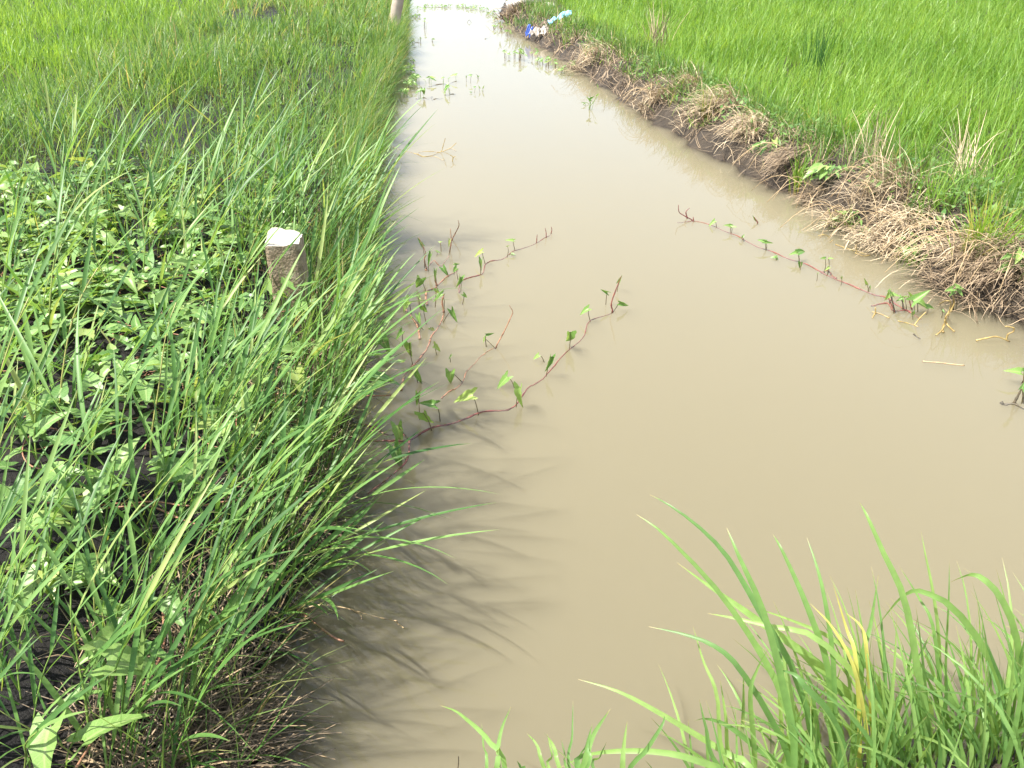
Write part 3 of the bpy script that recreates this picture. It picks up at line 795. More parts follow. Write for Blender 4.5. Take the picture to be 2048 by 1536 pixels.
vine('water_spinach_plant', 'leafy shoot on a bent brown stem, partly hidden in water below straw clumps', 'water plant', Z6,
     [[(1915, 1180), (1970, 1190), (2060, 1215)], [(1990, 1185), (2010, 1150, 0), (2035, 1100, 0)]],
     [((2040, 1060), (2030, 1010), (1965, 985), 'half'), ((2040, 1180), (2035, 1105), (2060, 1060), 'open'), ((2050, 1180), (2045, 1010), (2090, 1020), 'half')], M['dark_stem'], rad=.006)
# farther water plants
def far_plants(name, label, Z, spots, scale, group):
    lv = []
    for (x, y, n_, sp, hh) in spots:
        for k in range(int(n_ * 1.8)):
            bx, by = x + random.uniform(-sp, sp), y + random.uniform(-sp * .35, sp * .35)
            h = hh * random.uniform(.6, 1.15); dx = random.choice((-1, 1)) * random.uniform(.35, .95) * scale
            ax = bx + random.uniform(-.2, .2) * scale
            lv.append(((bx, by), (ax, by - h), (ax + dx, by - h + random.uniform(-.15, .45) * scale), random.choice(('half', 'half', 'open'))))
    return lv
vine('water_spinach_vine', 'bright-leaved water plants standing in a row on thin stalks off the grassy bank', 'water plant', Z1,
     [[(470, 1010), (540, 1000), (600, 1012)], [(600, 880), (700, 865), (800, 850), (885, 832)], [(640, 985), (625, 1000, 0), (640, 1018), (680, 1010), (745, 1000)], [(765, 968), (830, 964), (880, 960)]],
     [((885, 832), (880, 770), (815, 772), 'half'), ((750, 872), (750, 795), (722, 808), 'half'), ((750, 872), (750, 795), (762, 790), 'half'), ((805, 862), (806, 805), (822, 792), 'half'), ((625, 862), (622, 805), (682, 822), 'half'), ((600, 845), (605, 792), (580, 788), 'half'),
      ((610, 845), (612, 795), (668, 788), 'half'), ((822, 962), (800, 880), (740, 935), 'open'), ((815, 962), (805, 885), (750, 915), 'half'), ((765, 966), (772, 950), (750, 962), 'half'), ((510, 1005), (512, 925), (455, 950), 'open'), ((520, 1005), (520, 920), (555, 905), 'open'), ((548, 1000), (548, 910), (552, 975), 'half'),
      ((500, 1005), (500, 940), (530, 930), 'half'), ((575, 850), (560, 820), (540, 812), 'half')], M['petiole'], rad=.006, pet=M['petiole_green'])
vine('water_spinach_vine', 'few dark sprouts standing alone in open water past the bright-leaved row', 'water plant', Z1, [],
     [((988, 832), (990, 780), (982, 806), 'shut'), ((1030, 842), (1036, 776), (1000, 760), 'half'), ((1105, 806), (1100, 785), (1095, 762), 'shut'), ((1110, 806), (1112, 790), (1118, 765), 'shut'), ((1070, 945), (1076, 895), (1052, 882), 'half'),
      ((1035, 955), (1038, 948), (1015, 940), 'half'), ((1125, 930), (1120, 900), (1115, 880), 'shut'), ((1160, 930), (1162, 900), (1168, 876), 'shut'), ((1150, 936), (1152, 930), (1140, 930), 'shut')], M['petiole'])
vine('water_spinach_plant', 'dense leafy water plants tangled against the grassy bank beside the bright-leaved row', 'water plant', Z1,
     [[(330, 880), (400, 900), (470, 890)], [(330, 800), (400, 830), (470, 840)]],
     far_plants('', '', Z1, [(350, 980, 8, 45, 70), (400, 900, 8, 60, 70), (470, 850, 10, 60, 60), (380, 760, 8, 50, 60), (420, 720, 5, 40, 50)], 55, None), M['petiole'], rad=.005, pet=M['petiole_green'])
vine('water_spinach_plant', 'sparse dark stalks with small leaves in water near the leaning board', 'water plant', Z1,
     [[(390, 490), (440, 488), (495, 486)], [(430, 436), (470, 435), (540, 445)]],
     far_plants('', '', Z1, [(470, 180, 5, 60, 22), (350, 330, 6, 30, 30), (340, 520, 6, 30, 40), (520, 90, 6, 40, 20), (430, 440, 4, 40, 30), (510, 430, 3, 20, 45), (360, 400, 4, 25, 35), (490, 170, 3, 20, 25), (565, 290, 4, 12, 90), (430, 180, 4, 35, 20), (640, 430, 2, 8, 30), (430, 640, 3, 25, 30)], 28, None), M['petiole'], rad=.006)
vine('water_spinach_plant', 'group of thin-stalked water plants off the bank below the plastic litter', 'water plant', Z1,
     [[(1380, 610), (1420, 622), (1440, 618)], [(1620, 640), (1660, 640, 0), (1680, 690)], [(1950, 760), (2000, 765), (2060, 770)]],
     far_plants('', '', Z1, [(1410, 600, 4, 35, 60), (1490, 600, 3, 25, 70), (1555, 620, 9, 35, 100), (1680, 600, 4, 40, 80), (1740, 660, 5, 35, 60), (1830, 680, 5, 40, 75), (1890, 690, 4, 25, 65), (1970, 740, 5, 45, 50), (2060, 700, 5, 50, 60)], 38, None), M['petiole'], rad=.005)
vine('water_spinach_plant', 'scattered dark shoots in the narrow water opposite the leaning board', 'water plant', Z1,
     [[(1180, 400), (1236, 373)], [(1350, 330), (1350, 300, 0), (1340, 275, 0)]],
     far_plants('', '', Z1, [(1220, 150, 8, 60, 22), (1330, 200, 6, 60, 18), (1290, 300, 4, 25, 45), (1345, 300, 2, 12, 30), (1400, 370, 4, 18, 60), (1440, 370, 3, 15, 50), (1380, 250, 3, 30, 10)], 28, None), M['petiole'], rad=.006)
vine('water_spinach_plant', 'band of low dark water weeds across the far end of the canal', 'water plant', Z1,
     [[(560, 78), (680, 74), (800, 76)], [(800, 76), (960, 80), (1100, 90)]],
     far_plants('', '', Z1, [(600, 72, 8, 50, 16), (700, 74, 8, 50, 18), (800, 76, 8, 50, 20), (900, 76, 7, 50, 16), (1000, 84, 10, 60, 22), (1080, 92, 10, 50, 24), (1160, 110, 8, 50, 22)], 24, None), M['petiole'], rad=.008)
vine('water_weed', 'slender pale green weed standing in water off the middle straw clumps', 'water plant', Z2,
     [[(1545, 640), (1552, 590, 0), (1550, 545, 0)], [(1545, 630), (1575, 590, 0), (1600, 550, 0)], [(1510, 610), (1530, 600, 0), (1548, 610)]],
     [((1550, 640), (1552, 590), (1535, 570), 'shut'), ((1550, 640), (1555, 580), (1575, 560), 'shut'), ((1560, 640), (1590, 560), (1605, 545), 'shut'), ((1525, 615), (1520, 605), (1500, 598), 'shut'), ((1600, 520), (1598, 505), (1592, 490), 'shut'), ((1712, 600), (1715, 592), (1720, 585), 'shut')], M['petiole_green'], rad=.0035, pet=M['petiole_green'])
def stalk(name, label, cat, Z, paths, mat, rad, group=None):
    root = None
    for st in paths:
        pts = []; y0 = None
        for q in st:
            if len(q) == 2: w = at(*Z(*q), random.uniform(-.006, .002)); y0 = w.y
            else: w = aty(*Z(*q[:2]), (y0 if y0 else at(*Z(*q[:2])).y) + q[2])
            pts.append(w)
        if root is None:
            root = link(name, None); root.location = pts[0]
        c = catmull(pts, max(8, 5 * len(pts)))
        link('branch', tube('branch', c, [.62 * rad * (1 - .3 * i / len(c)) * (1.25 if i % 6 == 0 else 1) for i in range(len(c))], mat, 6), root, Matrix.Identity(4), Matrix.Translation(root.location))
    return tag(root, label, cat, group)
def IDN(x, y): return (x, y)

stalk('floating_twig', 'yellow dead stem loop with forked tips floating alone on open water', 'stem', Z2,
      [[(400, 862), (470, 885), (540, 902), (580, 916), (640, 906), (652, 890), (600, 886), (550, 892), (545, 906)], [(600, 915), (650, 918), (690, 938), (700, 930)],
       [(655, 892), (680, 886, 0), (692, 850, 0), (704, 808, 0)], [(680, 890), (735, 866, 0), (770, 835, 0)], [(725, 872), (748, 872, 0), (768, 886)], [(745, 945), (748, 920, 0), (730, 905, 0)], [(745, 945), (752, 920, 0), (764, 915, 0)]], M['dead_stem'], .0055)
stalk('floating_twig', 'bent dark stem forming a small arch over the far water', 'stem', Z1, [[(995, 232), (1003, 218, 0), (1016, 204, 0), (1030, 220, 0), (1038, 232)]], M['dark_stem'], .006)
stalk('floating_twig', 'straight straw-yellow stem floating beside the red vine, a dark stub on it', 'stem', Z6, [[(945, 260), (1000, 280), (1070, 300), (1145, 325)], [(1068, 305), (1064, 265, 0)], [(1060, 310), (1110, 328), (1150, 322)]], M['dead_stem'], .0055)
stalk('floating_twig', 'curved yellow stem tip hooked above the red vine near the bank', 'stem', Z6, [[(845, 210), (870, 203, 0), (900, 212, 0), (918, 240, 0), (912, 300, 0), (905, 350)], [(912, 250), (930, 232, 0)]], M['dead_stem'], .005)
stalk('floating_twig', 'thin stub of dry stem poking out by the mud edge', 'stem', Z6, [[(985, 182), (960, 180), (958, 145, 0)]], M['dark_stem'], .005)
stalk('floating_twig', 'short straw stem lying flat on the water with a dark joint', 'stem', Z6, [[(1455, 945), (1550, 952), (1640, 962), (1700, 968)]], M['dead_pale'], .006)
stalk('floating_twig', 'arched pale stem with a curled yellow hook in the shade of the straw', 'stem', Z6, [[(1768, 822), (1830, 808, 0), (1890, 800, 0), (1965, 828)], [(1945, 815), (1955, 785, 0), (1985, 770, 0), (1985, 748, 0), (1940, 740, 0)]], M['dead_stem'], .007)
stalk('floating_twig', 'broken yellow stem with frayed end floating in front of the leafy clump', 'stem', Z6, [[(1160, 655), (1210, 668), (1262, 692)], [(1180, 665), (1178, 630, 0)], [(1175, 665), (1160, 690)]], M['dead_stem'], .006)
stalk('floating_twig', 'yellow stem lying on the water just below the leafy clump', 'stem', Z6, [[(1310, 708), (1370, 722), (1432, 742)], [(1405, 735), (1440, 690, 0), (1475, 655, 0)]], M['dead_stem'], .0055)
stalk('floating_twig', 'short dark twig standing in the reflection of the leafy clump', 'stem', Z6, [[(1402, 785), (1420, 800, 0), (1440, 812)]], M['dark_stem'], .006)
stalk('floating_twig', 'pair of curling yellow stalks dipping into the water below the straw', 'stem', Z6,
      [[(1640, 770), (1600, 730), (1588, 690, 0), (1610, 650, 0), (1620, 600, 0), (1590, 590, 0), (1550, 610)], [(1535, 790), (1560, 770), (1580, 740), (1585, 700, 0)]], M['dead_stem'], .0065)
stalk('floating_twig', 'long pale dead grass stem reaching from grassy bank over dark shaded water', 'stem', lambda x, y: (500 + x / 5.12, 1100 + y / 5.12),
      [[(540, 600), (700, 565, 0), (850, 572, .0), (1000, 600, 0), (1150, 645, 0), (1330, 692, 0), (1500, 725)], [(1500, 725), (1520, 760, 0), (1575, 798)], [(1060, 622), (1130, 665, 0), (1142, 705)]], M['dead_pale'], .0035)
stalk('vine_runner', 'red-brown runner stem arching from grassy bank down to the water', 'vine', lambda x, y: (500 + x / 5.12, 1100 + y / 5.12),
      [[(150, 300, .05), (380, 510, .03), (540, 650, .01), (780, 840, 0), (900, 915, 0), (965, 935)]], M['vine_brown'], .006)
stalk('floating_twig', 'dark twig tip poking through shaded water by the grassy bank', 'stem', IDN, [[(588, 1462), (592, 1450, 0), (597, 1438, 0)]], M['dark_stem'], .003)
stalk('floating_twig', 'short brown stub poking out of the water near the bank edge', 'stem', IDN, [[(915, 1545), (917, 1525, 0), (917, 1512, 0)]], M['dark_stem'], .0025)

# ------------------------------------------------------------------ copies of things with their parts
def copy_tree(o, parent=None):
    c = o.copy(); col.objects.link(c)
    c.parent = parent
    for ch in o.children:
        copy_tree(ch, c)
    return c

def place(proto, used, loc, rot, scale):
    o = proto if not used else copy_tree(proto)
    o.location = loc; o.rotation_euler = rot; o.scale = (scale,) * 3
    return o

# ------------------------------------------------------------------ tall grass stalks on the left bank
def grass_stalk(seed):
    r = random.Random(seed)
    root = link('grass_stalk', None)
    ln = r.uniform(.30, .52)
    lean0, lean1 = r.uniform(.15, .40), r.uniform(.40, .85)
    pts = [Vector((0, 0, -.02))]
    n_ = 12
    for i in range(n_):
        th = lean0 + (lean1 - lean0) * (i / n_)
        pts.append(pts[-1] + Vector((math.sin(th), .12 * math.sin(i * .6 + seed), math.cos(th))) * (ln / n_))
    link('culm', tube('culm', pts, [.0026 * (1 - .5 * i / n_) * (1.35 if i % 4 == 0 else 1) for i in range(len(pts))], M['culm'], 5), root)
    nb = r.randint(5, 7)
    for k in range(nb):
        f = .12 + .86 * (k / (nb - 1)) ** .85
        i = min(int(f * n_), n_ - 1)
        p = pts[i].lerp(pts[i + 1], f * n_ - i)
        d = (pts[i + 1] - pts[i]).normalized()
        sd = -1 if k % 2 else 1
        side = Vector((.25 * r.uniform(-1, 1), sd, .1)).normalized()
        if k == nb - 1: side = side * .25
        div = r.uniform(.18, .5)
        bl = r.uniform(.20, .40) * (1 - .18 * abs(f - .6))
        q = [p]
        dd = (d + side * div).normalized()
        for s_ in range(6):
            dd = (dd + Vector((side.x * .03, side.y * .04, -.02 - .06 * r.random()))).normalized()
            q.append(q[-1] + dd * bl / 6)
        link('blade', strip('blade', q, r.uniform(.008, .0155), M['stalk_blade'], up=Vector((r.uniform(-.5, .5), r.uniform(-.6, .3), 1)), fold=.35), root)
    return root
protos = [grass_stalk(100 + i) for i in range(12)]
used = set()
cnt = 0; tries = 0
GS = 'grass stalks on the bank with the concrete post'
while cnt < 225 and tries < 40000:
    tries += 1
    y = .95 + 3.9 * random.random() ** 1.25
    d = abs(random.gauss(.30, .34)) if random.random() < .72 else random.uniform(.05, 2.2)
    x = float(xl(y)) - d
    if d < .02: continue
    if not in_view(np.array([x]), np.array([y]), .15)[0]: continue
    if math.hypot(x - POST.x, y - POST.y) < .14 or (-.42 < x - POST.x < .12 and -.75 < y - POST.y < 0 and random.random() < .8): continue
    k = random.randrange(12)
    s_ = random.uniform(.75, 1.25) * (.85 if y < 1.5 else 1.0)
    az = random.gauss(.75, .55) if random.random() < .8 else random.uniform(0, 6.28)
    if d < .22: az = random.gauss(.15, .45)
    o = place(protos[k], k in used, (x, y, gz(x, y)), (0, 0, az), s_)
    used.add(k); cnt += 1
    size = 'short' if s_ < .88 else ('tall' if s_ > 1.08 else 'medium-height')
    ca, sa = math.cos(az), math.sin(az)
    way = 'tilting towards the water' if ca > .75 else ('tilting away from the water' if ca < -.2 else 'tilting along the bank')
    if math.hypot(x - POST.x, y - POST.y) < .45: pl_ = 'close beside the broken concrete post'
    elif d < .22: pl_ = "at the water's edge"
    elif d > 1.0: pl_ = 'among leafy creepers back from the water'
    else: pl_ = 'on the muddy shoulder of the bank'
    lb = '%s green grass stalk %s, %s' % (size, way, pl_)
    tag(o, lb, 'grass', GS)

# stalks lying out over the water, where the photograph shows them one by one
for (b, t, sc_) in (((560, 1080), (890, 880), .95), ((600, 1010), (880, 940), .85), ((560, 1130), (920, 1125), 1.0), ((590, 1150), (930, 1180), .95), ((540, 1090), (905, 1040), 1.0),
                    ((640, 700), (960, 620), 1.0), ((650, 640), (860, 520), .9), ((640, 590), (820, 470), .8), ((670, 520), (820, 470), .7), ((600, 900), (850, 700), .95), ((580, 960), (780, 760), .95), ((520, 1220), (690, 1240), .7)):
    B = at(*b, .10); T = at(*t, .16)
    k = random.randrange(12)
    o = copy_tree(protos[k])
    o.location = (B.x, B.y, .06); o.scale = (sc_,) * 3
    o.rotation_euler = (0, random.uniform(.35, .6), math.atan2(T.y - B.y, T.x - B.x))
    tag(o, 'green grass stalk leaning out over the water from the grassy bank', 'grass', GS)

# ------------------------------------------------------------------ creeping water spinach on the left bank
def spinach(seed, big=1.0):
    r = random.Random(seed)
    root = link('water_spinach_plant', None)
    a = 0; pts = [Vector((0, 0, .012))]
    for i in range(9):
        a += r.uniform(-.35, .35)
        pts.append(pts[-1] + Vector((math.cos(a) * .05, math.sin(a) * .05, r.uniform(-.006, .008))))
    link('runner', tube('runner', catmull(pts, 20), .0027, M['vine_brown'], 5), root)
    for k in range(r.randint(8, 11)):
        p = pts[r.randrange(0, 10)]
        az = r.uniform(0, 6.28); h = r.uniform(.05, .15)
        A_ = p + Vector((math.cos(az) * .045, math.sin(az) * .045, h))
        el = r.uniform(-.35, .65)
        ln = r.uniform(.07, .12) * big
        az2 = az + r.gauss(0, .5)
        T_ = A_ + Vector((math.cos(az2) * math.cos(el), math.sin(az2) * math.cos(el), math.sin(el))) * ln
        W = frame(A_, T_, Vector((r.uniform(-.5, .5), r.uniform(-.5, .5), 1)))
        lf = link('leaf', r.choice(LEAVES[r.choice(('open', 'open', 'half'))]), root, W, Matrix.Identity(4))
        link('petiole', tube('petiole', catmull([p, (p + A_) / 2 + Vector((0, 0, .012)), A_], 6), .0018, M['petiole_green'], 4), lf, Matrix.Identity(4), W)
    return root
sp_protos = [spinach(300 + i) for i in range(12)]
sp_used = set(); cnt = 0; tries = 0
SG = 'creeping water spinach on the bank with the concrete post'
while cnt < 200 and tries < 60000:
    tries += 1
    y = .95 + 4.6 * random.random() ** .95
    d = random.uniform(.08, 3.0)
    x = float(xl(y)) - d
    if not in_view(np.array([x]), np.array([y]), .1)[0]: continue
    v = float(fbm(np.array([x * 1.3]), np.array([y * 1.3]), 88)[0])
    carpet = (2.0 < y < 2.9 + 1.3 * v + 1.3 * random.random() ** 2 and d > .55)
    if not carpet and v < .48: continue
    if carpet and v < .30: continue
    if not carpet and (random.random() < .72 or y > 3.6): continue
    if math.hypot(x - POST.x, y - POST.y) < .16: continue
    k = random.randrange(12)
    s_ = random.uniform(.6, .95) if carpet else random.uniform(.8, 1.2)
    o = place(sp_protos[k], k in sp_used, (x, y, gz(x, y)), (0, 0, random.uniform(0, 6.28)), s_)
    sp_used.add(k); cnt += 1
    size = 'small-leaved' if s_ < (.78 if carpet else 1.0) else 'large-leaved'
    if math.hypot(x - POST.x, y - POST.y) < .6: pl_ = 'creeper beside the broken concrete post'
    elif carpet: pl_ = 'creeper in the leafy carpet back from the concrete post'
    elif d < .45: pl_ = 'creeper at the muddy foot of the bank by the water'
    elif d < 1.0: pl_ = 'creeper on dark mud among the grass stalks'
    else: pl_ = 'creeper with bare runners on open dark mud away from the water'
    tag(o, size + ' arrow-leaved ' + pl_, 'creeper', SG)

# ------------------------------------------------------------------ foreground tufts on the near bank
ROOTS = {'a': (.56, .93), 'b': (.80, 1.02), 'c': (1.06, 1.08), 'd': (.22, .82), 'e': (-.02, .80)}
def hero_tuft(key, label):
    x, y = ROOTS[key]
    root = link('grass_tuft', None); root.location = (x, y, gz(x, y))
    return tag(root, label, 'grass tuft', 'foreground grass tufts')
HT = {'a': hero_tuft('a', 'foreground grass tuft with long blades arching furthest out over the water'),
      'b': hero_tuft('b', 'foreground grass tuft of upright broad blades with yellow ones between'),
      'c': hero_tuft('c', 'dense foreground grass tuft with two blades bent over into hoops'),
      'd': hero_tuft('d', 'small foreground tuft of short pointed upright blades'),
      'e': hero_tuft('e', 'sparse foreground tuft with one curved blade and few thin ones')}
def hero(key, Z, path, width, tipdy=.12, mat=None):
    """path from low to tip, in the photograph; the blade springs from its tuft's root"""
    root = HT[key]
    R = Vector(root.location) + Vector((random.uniform(-.07, .07), random.uniform(-.04, .04), 0))
    R.z = gz(R.x, R.y) - .01
    px = [Z(*q) for q in path]
    n_ = len(px)
    d0 = R.y + .03
    pts = [R]
    for i, q in enumerate(px):
        pts.append(aty(*q, d0 + tipdy * (i + 1) / n_))
    if (pts[1] - pts[0]).length < .06: pts.pop(1)
    c = catmull(pts, 16)
    link('blade', strip('blade', c, width * 1.2, mat or M['tuft_blade'], up=Vector((random.uniform(-.3, .3), -.9, .6)), fold=.28, twist=random.uniform(-.5, .5)), root, Matrix.Identity(4), Matrix.Translation(root.location))
for a in (('b', [(1500, 1300), (1150, 900), (850, 670), (650, 530), (470, 400)], .0185, .30), ('a', [(980, 1300), (960, 1040), (830, 780), (640, 510), (410, 270), (285, 180)], .013, .30),
          ('a', [(1080, 1320), (1000, 900), (860, 650), (770, 490), (680, 350), (560, 230), (430, 135), (345, 90)], .0115, .34), ('a', [(1000, 1320), (950, 960), (860, 620), (750, 370), (695, 240)], .014, .25),
          ('b', [(1190, 1300), (1160, 900), (1080, 650), (1010, 480), (940, 330), (905, 270)], .0125, .25), ('b', [(1200, 1320), (1180, 850), (1140, 560), (1100, 400), (1060, 285)], .0095, .25),
          ('b', [(1600, 1300), (1560, 880), (1500, 560), (1410, 360), (1335, 190), (1300, 125)], .0135, .25), ('c', [(1680, 1250), (1660, 760), (1630, 520), (1600, 370), (1580, 258)], .0085, .22),
          ('c', [(2010, 1300), (1950, 1000), (1860, 780), (1720, 600), (1600, 535), (1530, 530), (1460, 585), (1370, 705)], .014, .12), ('c', [(2045, 1250), (2040, 950), (2000, 700), (1930, 545), (1850, 465), (1790, 455), (1715, 487)], .017, .12),
          ('a', [(980, 1320), (900, 1120), (750, 880), (640, 780), (500, 725), (340, 690)], .0125, .2), ('b', [(1450, 1250), (1330, 980), (1100, 740), (900, 690), (720, 650), (610, 630)], .0125, .22),
          ('b', [(1480, 1200), (1400, 950), (1200, 760), (1000, 665), (780, 590)], .0115, .24), ('a', [(800, 1330), (700, 1270), (400, 1090), (200, 985), (20, 930)], .0125, .2),
          ('a', [(700, 1320), (650, 1000), (590, 850), (540, 685)], .0078, .18), ('a', [(930, 1330), (830, 1240), (700, 1140), (600, 1108), (540, 1122)], .012, .1),
          ('b', [(1290, 1250), (1310, 850), (1350, 680), (1385, 455)], .012, .16), ('c', [(1690, 1200), (1640, 720), (1570, 560), (1480, 415)], .0075, .2),
          ('b', [(1340, 1250), (1280, 900), (1180, 700), (1075, 585)], .0085, .18, 1), ('b', [(1300, 1200), (1280, 830), (1240, 700), (1180, 500)], .009, .18, 1), ('b', [(1360, 1200), (1330, 800), (1305, 690), (1240, 630)], .0095, .16, 1),
          ('d', [(240, 1400), (330, 1250), (400, 1140), (415, 1090)], .0085, .08), ('d', [(215, 1400), (225, 1250), (242, 1120)], .0095, .08), ('e', [(20, 1400), (80, 1200), (162, 1068)], .012, .12), ('e', [(30, 1380), (60, 1240), (84, 1130)], .006, .1),
          ('a', [(780, 1400), (560, 1300), (400, 1262), (200, 1256), (60, 1275), (-60, 1330)], .0125, .1), ('a', [(1210, 1320), (1170, 1100), (1050, 960), (1000, 905), (900, 880)], .013, .1), ('a', [(660, 1330), (600, 1150), (570, 1020)], .009, .12),
          ('a', [(720, 1320), (690, 1100), (665, 930)], .009, .12), ('a', [(1000, 1330), (990, 1050), (960, 860), (935, 735)], .0125, .16), ('a', [(820, 1330), (800, 1010), (830, 890), (885, 790)], .011, .1), ('c', [(1720, 1300), (1760, 1050), (1790, 830)], .01, .1),
          ('c', [(1960, 1330), (1990, 1100), (1900, 830), (1840, 690)], .0125, .12), ('c', [(1880, 1330), (1700, 1000), (1560, 880), (1420, 800)], .012, .12), ('c', [(1700, 1300), (1690, 900), (1705, 560), (1708, 388)], .0075, .2), ('c', [(2000, 1300), (1870, 900), (1860, 740), (1856, 590)], .006, .2)):
    hero(a[0], Z8, a[1], a[2], a[3], M['yellow_blade'] if len(a) > 4 else None)
for a in (('e', [(830, 1560), (680, 1290), (560, 1150), (430, 1040), (310, 950), (155, 895)], .0095, .22), ('e', [(725, 1600), (745, 1350), (790, 1120), (880, 910)], .0085, .18), ('e', [(630, 1600), (600, 1300), (580, 1080)], .006, .16), ('e', [(800, 1700), (770, 1520), (725, 1370)], .005, .1),
          ('d', [(1250, 1600), (1150, 1310), (1045, 1180)], .007, .12), ('d', [(1400, 1600), (1330, 1350), (1270, 1230), (1210, 1170)], .007, .14), ('d', [(1340, 1650), (1300, 1400), (1250, 1180)], .006, .14), ('d', [(1470, 1600), (1430, 1400), (1395, 1240)], .005, .14),
          ('d', [(1505, 1620), (1508, 1200), (1516, 850)], .0055, .2), ('d', [(1580, 1620), (1650, 1380), (1730, 1200), (1900, 930)], .009, .2), ('d', [(1740, 1600), (1790, 1420), (1860, 1270)], .006, .12), ('d', [(1600, 1600), (1650, 1300), (1715, 1080)], .004, .16), ('e', [(1010, 1650), (985, 1536), (940, 1460)], .008, .05)):
    hero(a[0], Z7, a[1], a[2], a[3])
# the crowd of blades round the roots on the right
for key, n_, sp_x in (('a', 60, .16), ('b', 110, .18), ('c', 190, .24), ('d', 16, .10)):
    root = HT[key]
    for i in range(n_):
        bx = root.location.x + random.gauss(0, sp_x * .7) + (.06 if key == 'c' else 0); by = root.location.y + random.gauss(.03, .08)
        B = Vector((bx, by, gz(bx, by) - .01))
        az = random.gauss(2.6, 1.1); ln = random.uniform(.22, .52) * (1.0 if key in 'bc' else .75)
        th = abs(random.gauss(.12, .18)); cv = abs(random.gauss(.6, .55)) if random.random() < .85 else random.uniform(1.2, 2.2)
        c = [B]
        for s_ in range(9):
            t_ = th + cv * (s_ / 9) ** 1.3
            c.append(c[-1] + Vector((math.sin(t_) * math.cos(az), math.sin(t_) * math.sin(az), math.cos(t_))) * ln / 9)
        link('blade', strip('blade', c, random.uniform(.006, .013), M['tuft_blade'], up=Vector((random.uniform(-.6, .6), -.8, .5)), fold=.3, twist=random.uniform(-.9, .9)), root, Matrix.Identity(4), Matrix.Translation(root.location))

# ------------------------------------------------------------------ straw clumps on the right bank
def straw_clump(label, px, py, wpx, n_, mat, az0=3.4, azs=.8, ln=(.14, .34), lean=(.5, 1.3), bend=(.3, 1.3), z=.2, depth=.5, name='straw_clump', wid=(.0028, .0048), cat='straw', longs=6, lift=.05):
    c = at(px, py, z)
    dist = math.hypot(c.y, CAMH)
    half = wpx / 2 / FPX * dist
    m_ = n_
    bx = c.x + rng.normal(0, half * .45, m_); by = c.y + rng.normal(0, half * depth, m_)
    zz = np.maximum(ground_z(bx, by), 0) + rng.uniform(0, lift, m_)
    fw = 1 + .8 * float(sstep(4, 14, c.y))
    V, Q, A = blade_field(np.stack([bx, by, zz], -1), rng.normal(az0, azs, m_), rng.uniform(*ln, m_), rng.uniform(*wid, m_) * fw, rng.uniform(*lean, m_), rng.uniform(*bend, m_), 4, clamp=True,
                          rnd=rng.random(m_) ** .8, wprof=lambda t: np.array([1, 1, .95, .8, .3]))
    org = np.array([c.x, c.y, gz(c.x, c.y)])
    root = link(name, None); root.location = org
    mesh = link('straw', mesh_np('straw', V - org, Q, mat, A), root); mesh['kind'] = 'stuff'
    for i in range(longs):
        az = random.gauss(az0, 1.0); l_ = random.uniform(.22, .42)
        p = Vector((random.gauss(0, half * .4), random.gauss(0, half * .4), random.uniform(.05, .12)))
        q = []
        for k in range(7):
            f = k / 6
            w = p + Vector((math.cos(az) * l_ * f, math.sin(az) * l_ * f, .10 * math.sin(f * 2.6) - .14 * f * f))
            w.z = max(w.z, max(gz(w.x + org[0], w.y + org[1]), -.02) - org[2] + .006)
            q.append(w)
        link('straw', tube('straw', q, .0018 * fw, M['dead_pale'], 4), root)
    return tag(root, label, cat, 'straw clumps on the bank below the rice')
straw_clump('pale straw heap nearest the blue plastic litter', 1190, 110, 100, 380, M['straw'], z=.20)
straw_clump('thin sheaf of pale straw trailing down the bank past the small yellow tuft', 1318, 185, 75, 300, M['straw'], az0=4.0, z=.2)
straw_clump('widest flattened mat of bleached straw along the bank crest', 1450, 210, 120, 750, M['straw'], z=.26, depth=.30)
straw_clump('brown bushy straw heap at the end of the bleached mat', 1505, 262, 100, 600, M['straw'], z=.20, bend=(.6, 1.6), ln=(.10, .26))
straw_clump('combed straw clump swept downhill like hair', 1582, 308, 60, 240, M['straw_brown'], az0=3.7, azs=.25, z=.22, lean=(.8, 1.2), bend=(.6, 1.2), ln=(.14, .26))
straw_clump('small brown swept straw clump next to the broad-leaved weed', 1636, 342, 50, 140, M['straw_brown'], az0=3.7, azs=.3, z=.22, lean=(.8, 1.2), bend=(.6, 1.2), ln=(.10, .22))
straw_clump('tall pale straw sheaf with stems sticking up against the rice', 1775, 365, 140, 330, M['straw'], z=.26, lean=(.0, 1.2), bend=(.2, 1.4), ln=(.12, .34), longs=12)
straw_clump('dense tangled straw mass overhanging the mud below the tall pale sheaf', 1800, 428, 150, 620, M['straw'], z=.20, bend=(.6, 1.7), ln=(.10, .25))
straw_clump('large dark straw tangle spilling to the water below the bright green tuft', 1990, 525, 190, 800, M['straw_brown'], z=.18, bend=(.5, 1.7), longs=16, ln=(.12, .28))
straw_clump('pale broken straws lying crosswise at the foot of the bright green tuft', 1915, 475, 130, 160, M['straw'], z=.22, azs=1.5, longs=14)
straw_clump('straw wisps hanging over the edge between bleached mat and pale sheaf', 1695, 405, 60, 110, M['straw'], z=.16)
straw_clump('faded straw tuft on the bank behind the thin trailing sheaf', 1385, 180, 55, 130, M['straw'], z=.25, lean=(.0, 1.0), bend=(.2, 1.0))
straw_clump('loose bunch of dry brown grass heads standing in the rice edge', 1930, 372, 60, 70, M['straw'], z=.2, az0=2.2, azs=1.0, lean=(.0, .5), bend=(.1, 1.2), ln=(.15, .48), name='dry_plant', cat='dry grass', longs=3, lift=.08)
